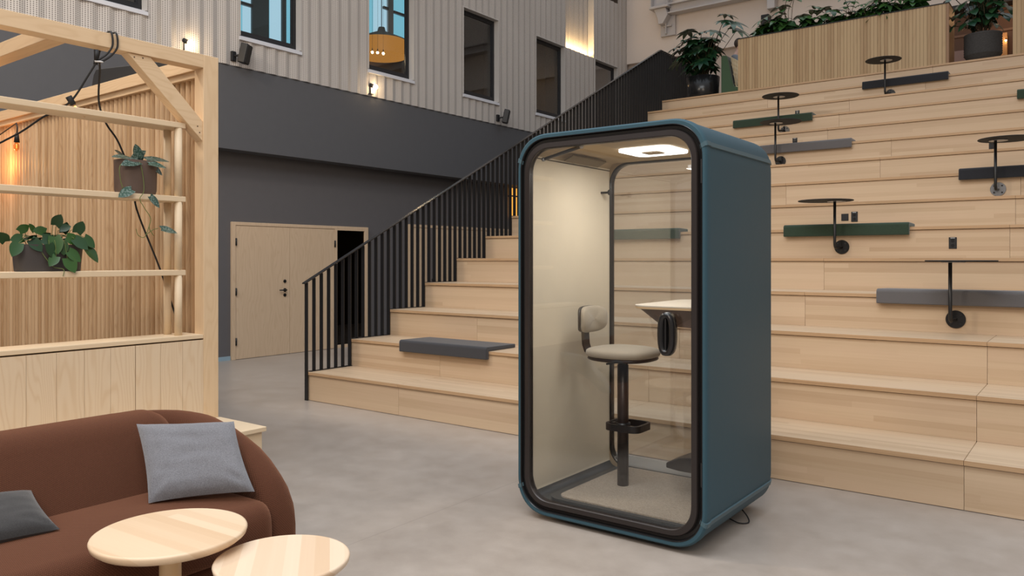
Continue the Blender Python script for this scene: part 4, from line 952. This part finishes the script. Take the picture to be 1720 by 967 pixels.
heads = [  # (y, z, x, dir_y, dir_z, size) hand-placed leaves facing the room
 (1.83, 1.59, -4.90, -.5, -.8, .105), (1.87, 1.62, -4.95, -.9, -.1, .09), (1.90, 1.61, -4.91, .4, -.5, .10), (1.96, 1.62, -4.91, .6, -.2, .11), (2.02, 1.63, -4.90, .1, -.9, .12), (2.04, 1.70, -4.93, .1, .5, .10),
 (1.985, 1.585, -4.885, .3, -.95, .10), (2.06, 1.60, -4.89, .1, -.9, .09), (2.09, 1.63, -4.90, .8, -.3, .10), (2.13, 1.62, -4.89, .7, -.6, .11), (2.16, 1.66, -4.93, .3, .8, .10), (2.19, 1.63, -4.90, .7, -.7, .10), (2.195, 1.57, -4.89, .55, -.8, .13),
 (2.09, 1.545, -4.878, .7, -.6, .105), (2.08, 1.505, -4.872, .4, -.9, .11), (2.02, 1.515, -4.875, -.5, -.6, .085), (1.93, 1.66, -4.95, -.4, .7, .07), (2.0, 1.66, -4.96, -.9, .1, .10), (1.86, 1.66, -4.97, .6, .5, .08), (2.08, 1.68, -4.97, .8, .3, .08), (1.79, 1.60, -4.97, -.4, .6, .09), (2.11, 1.66, -5.0, .2, .7, .09)]
for y, z, x, dy, dz, L in heads:
    y += .035
    nrm = V(.85, R3.uniform(-.35, .35), R3.uniform(.1, .55)); blade(lv, (x, y, z), (R3.uniform(.05, .3), dy, dz), nrm, L * .82, L * .36, 'heart', .08, .16)
    vn.tube(smooth_path([(-4.965, cy_ + (y - cy_) * .6, 1.56), (x - .02, (y + cy_) / 2 + (y - cy_) * .3, max(z, 1.60) + .01), (x, y, z)], 4), .0018, 5)
for k in range(34):
    y = cy_ + R3.uniform(-.17, .17); z = 1.57 + R3.uniform(0, .07); az = R3.uniform(-PI, PI); blade(lv, (-4.965 + R3.uniform(-.05, .05), y, z), V(math.cos(az), math.sin(az), R3.uniform(-.2, .7)), V(.2, 0, 1), R3.uniform(.05, .085), R3.uniform(.022, .034), 'heart', .2)
vn.tube(smooth_path([(-4.91, 1.98, 1.56), (-4.885, 2.0, 1.51), (-4.875, 2.04, 1.455), (-4.862, 2.09, 1.44), (-4.858, 2.085, 1.40)]), .0022, 5)
lv.build('leaves', M['leafA'], t); vn.build('vines', M['vine'], t)
# brown pot with silvery trailing plant
t = thing('potted_scindapsus', (-4.965, 2.572, 1.915), 'silver-spotted trailing plant in brown pot on the middle shelf', 'plant')
py = 2.572
m = MB(); m.loft([oblong(-4.965, py, .082, .115, 1.916), oblong(-4.965, py, .092, .122, 1.94), oblong(-4.965, py, .094, .126, 2.13), oblong(-4.965, py, .088, .119, 2.13), oblong(-4.965, py, .086, .116, 2.10)], True, True, True); auto(m.build('pot', M['pot'], t), 50)
MB().loft([oblong(-4.965, py, .085, .115, 2.095), oblong(-4.965, py, .085, .115, 2.108)], True, True, False).build('soil', M['soil'], t)
lv = MB(); vn = MB()
for y, z, x, dy, dz, L, nz in [(2.50, 2.135, -4.93, -1, .12, .13, .9), (2.55, 2.15, -4.93, -.25, .9, .10, .2), (2.60, 2.14, -4.92, 1, .12, .15, .9), (2.52, 2.115, -4.875, -.9, -.15, .12, .6), (2.58, 2.11, -4.86, .95, -.05, .115, .7), (2.56, 2.15, -5.0, .5, .5, .10, .7), (2.50, 2.14, -5.0, -.5, .4, .10, .7), (2.575, 2.14, -4.96, .1, .85, .07, .2),
                        (2.47, 1.935, -4.86, -.75, -.35, .10, .35), (2.585, 1.90, -4.85, .6, -.65, .085, .3), (2.66, 1.695, -4.85, .95, -.12, .105, .6), (2.625, 2.10, -4.90, .7, -.5, .08, .4)]:
    blade(lv, (x, y + .022, z), (.1, dy, dz), V(.8 - nz * .4, 0, nz), L, L * .34, 'heart', .12, .15)
vn.tube(smooth_path([(-4.90, 2.50, 2.12), (-4.87, 2.425, 2.08), (-4.865, 2.425, 1.99), (-4.862, 2.44, 1.94)]), .0025, 6)
vn.tube(smooth_path([(-4.90, 2.555, 2.13), (-4.862, 2.55, 2.10), (-4.858, 2.565, 2.02), (-4.85, 2.565, 1.93), (-4.85, 2.54, 1.88), (-4.85, 2.565, 1.83), (-4.85, 2.61, 1.76), (-4.85, 2.60, 1.70), (-4.85, 2.63, 1.65)]), .0025, 6)
vn.tube(smooth_path([(-4.85, 2.60, 1.71), (-4.85, 2.57, 1.64), (-4.85, 2.53, 1.65), (-4.85, 2.515, 1.69)]), .002, 6)
vn.tube(smooth_path([(-4.85, 2.585, 1.66), (-4.85, 2.63, 1.69), (-4.85, 2.66, 1.697)]), .002, 6)
lv.build('leaves', M['leafS'], t); vn.build('vines', M['vine'], t)

def palmate(lv, c, axis, L, n=7, spread=300, w=.2, droop=.5, R_=R3, shape='lance'):
    axis = Vector(axis).normalized(); u = axis.orthogonal().normalized(); w_ = axis.cross(u); a0 = R_.uniform(0, 2 * PI)
    for k in range(n):
        a = a0 + math.radians(spread) * k / max(1, n - 1); d = (u * math.cos(a) + w_ * math.sin(a)) * .95 + axis * .25
        blade(lv, c, d, axis, L * R_.uniform(.85, 1.1), L * w, shape, droop, .10, 5)
def bush(root, base, heads, mat, L, n=7, w=.2, shape='lance', r=.009, R_=R3, extra=0, exr=(.3, .3, .3), exc=None, droop=.45):
    lv = MB(); sm = MB()
    for h in heads:
        h = Vector(h); b = Vector(base) + V(R_.uniform(-.06, .06), R_.uniform(-.06, .06), 0); mid = b * .45 + h * .55 + V(R_.uniform(-.05, .05), R_.uniform(-.05, .05), .06)
        sm.tube(smooth_path([b, mid, h], 4), r, 6); ax = (h - b).normalized() + V(R_.uniform(-.3, .3), R_.uniform(-.5, .1), .5); palmate(lv, h, ax, L * R_.uniform(.8, 1.15), n, 320, w, droop, R_, shape)
    for k in range(extra):
        c = Vector(exc or base) + V(R_.uniform(-1, 1) * exr[0], R_.uniform(-1, 1) * exr[1], R_.uniform(-1, 1) * exr[2]); palmate(lv, c, rdir(20, 80, None, R_), L * R_.uniform(.6, 1), n, 320, w, droop, R_, shape)
        sm.tube([Vector(base), c], r * .6, 5)
    lv.build('leaves', mat, root); sm.build('stems', M['stem'], root)
# large plant beside the railing
t = thing('potted_fatsia', (-6.10, 14.2, PZ), 'big glossy dark green plant in a black tub at the top of the railing', 'plant')
MB().lathe((-6.10, 14.2, 0), [(.25, PZ + .006), (.29, PZ + .06), (.31, PZ + .44), (.29, PZ + .44), (.28, PZ + .40)], 36, True).build('tub', M['potk'], t)
MB().lathe((-6.10, 14.2, 0), [(.283, PZ + .39), (.283, PZ + .405)], 24).build('soil', M['soil'], t)
hd = [(-6.62, 14.1, 5.60), (-6.48, 14.05, 5.53), (-6.35, 14.1, 5.72), (-6.42, 14.2, 5.90), (-6.2, 14.0, 5.60), (-6.05, 14.0, 5.78), (-5.95, 14.1, 5.68), (-5.78, 14.0, 5.75), (-5.62, 14.0, 5.92), (-5.60, 14.1, 6.05), (-5.45, 14.05, 5.86), (-5.40, 14.1, 5.74), (-5.80, 13.95, 5.60), (-5.95, 13.95, 5.45), (-6.15, 13.93, 5.40), (-6.4, 13.95, 5.38), (-6.55, 14.1, 5.35), (-6.0, 13.92, 5.22), (-6.25, 13.95, 5.18)]
bush(t, (-6.10, 14.2, PZ + .40), hd, M['leafD'], .25, 8, .20, extra=46, exc=(-6.14, 14.2, 5.40), exr=(.28, .18, .30), r=.006)
# large plant right, charcoal pot
t = thing('potted_rubber_plant', (-1.47, 14.12, PZ), 'large-leaved plant in ribbed charcoal pot at the top right', 'plant')
m = MB(); pr_ = [(.20, PZ + .002), (.235, PZ + .10)] + [(.25 + .012 * (i % 2), PZ + .12 + i * .018) for i in range(18)] + [(.26, PZ + .45), (.23, PZ + .45), (.22, PZ + .40)]
m.lathe((-1.47, 14.12, 0), pr_, 40, True); m.build('pot', plain('charcoal_basket', (.045, .043, .042), .85, nvar=.4, nscale=40), t)
MB().lathe((-1.47, 14.12, 0), [(.222, PZ + .39), (.222, PZ + .405)], 24).build('soil', M['soil'], t)
hd = [(-1.80, 14.0, 5.32), (-1.68, 14.0, 5.50), (-1.85, 14.0, 5.60), (-1.60, 13.98, 5.35), (-1.47, 13.98, 5.50), (-1.5, 14.0, 5.72), (-1.3, 13.98, 5.42), (-1.15, 14.0, 5.55), (-1.22, 14.0, 5.75), (-1.12, 14.0, 5.68), (-1.7, 14.0, 5.85), (-1.35, 13.98, 5.25), (-1.62, 13.96, 5.18), (-1.85, 13.98, 5.15), (-1.12, 13.97, 5.3)]
bush(t, (-1.47, 14.12, PZ + .40), hd, M['leafD'], .20, 5, .33, shape='oval', extra=22, exc=(-1.48, 14.12, 5.42), exr=(.26, .13, .3), droop=.6, r=.006)
# row of plants in the slatted planter
rows = [(-4.78, .30, 7, .20, .16, 'bushy plant at the left end of the slatted planter', 'lance'), (-4.46, .72, 9, .16, .34, 'tall leafy plant second from left in the slatted planter', 'oval'), (-4.10, .36, 7, .15, .34, 'round-leaved plant third from left in the slatted planter', 'oval'), (-3.72, .30, 6, .15, .3, 'low plant in the middle of the slatted planter', 'oval'),
        (-3.42, .50, 6, .12, .34, 'thin upright plant right of the planter middle', 'oval'), (-3.16, .22, 6, .12, .2, 'smallest spiky plant in the slatted planter', 'lance'), (-2.82, .48, 9, .22, .15, 'wide arching plant in the right half of the slatted planter', 'lance'), (-2.45, .40, 7, .15, .3, 'leafy plant at the right end of the slatted planter', 'oval')]
for x, h, n, L, w, lab, shp in rows:
    t = thing('planter_plant', (x, 14.05, 5.476), lab, 'plant', 'plants in the slatted planter')
    hd = [(x + R3.uniform(-.17, .17), 14.02 + R3.uniform(-.08, .08), 5.54 + h * (i + .5) / n) for i in range(n)]
    bush(t, (x, 14.05, 5.477), hd, M['leafE'], L * 1.25, 7 if shp == 'lance' else 5, w, shape=shp, extra=14, exc=(x, 14.05, 5.60), exr=(.17, .10, .09), droop=.5, r=.005)
MB().box(-5.24, -1.95, 13.85, 14.33, 5.462, 5.474).build('soil', M['soil'], pl)
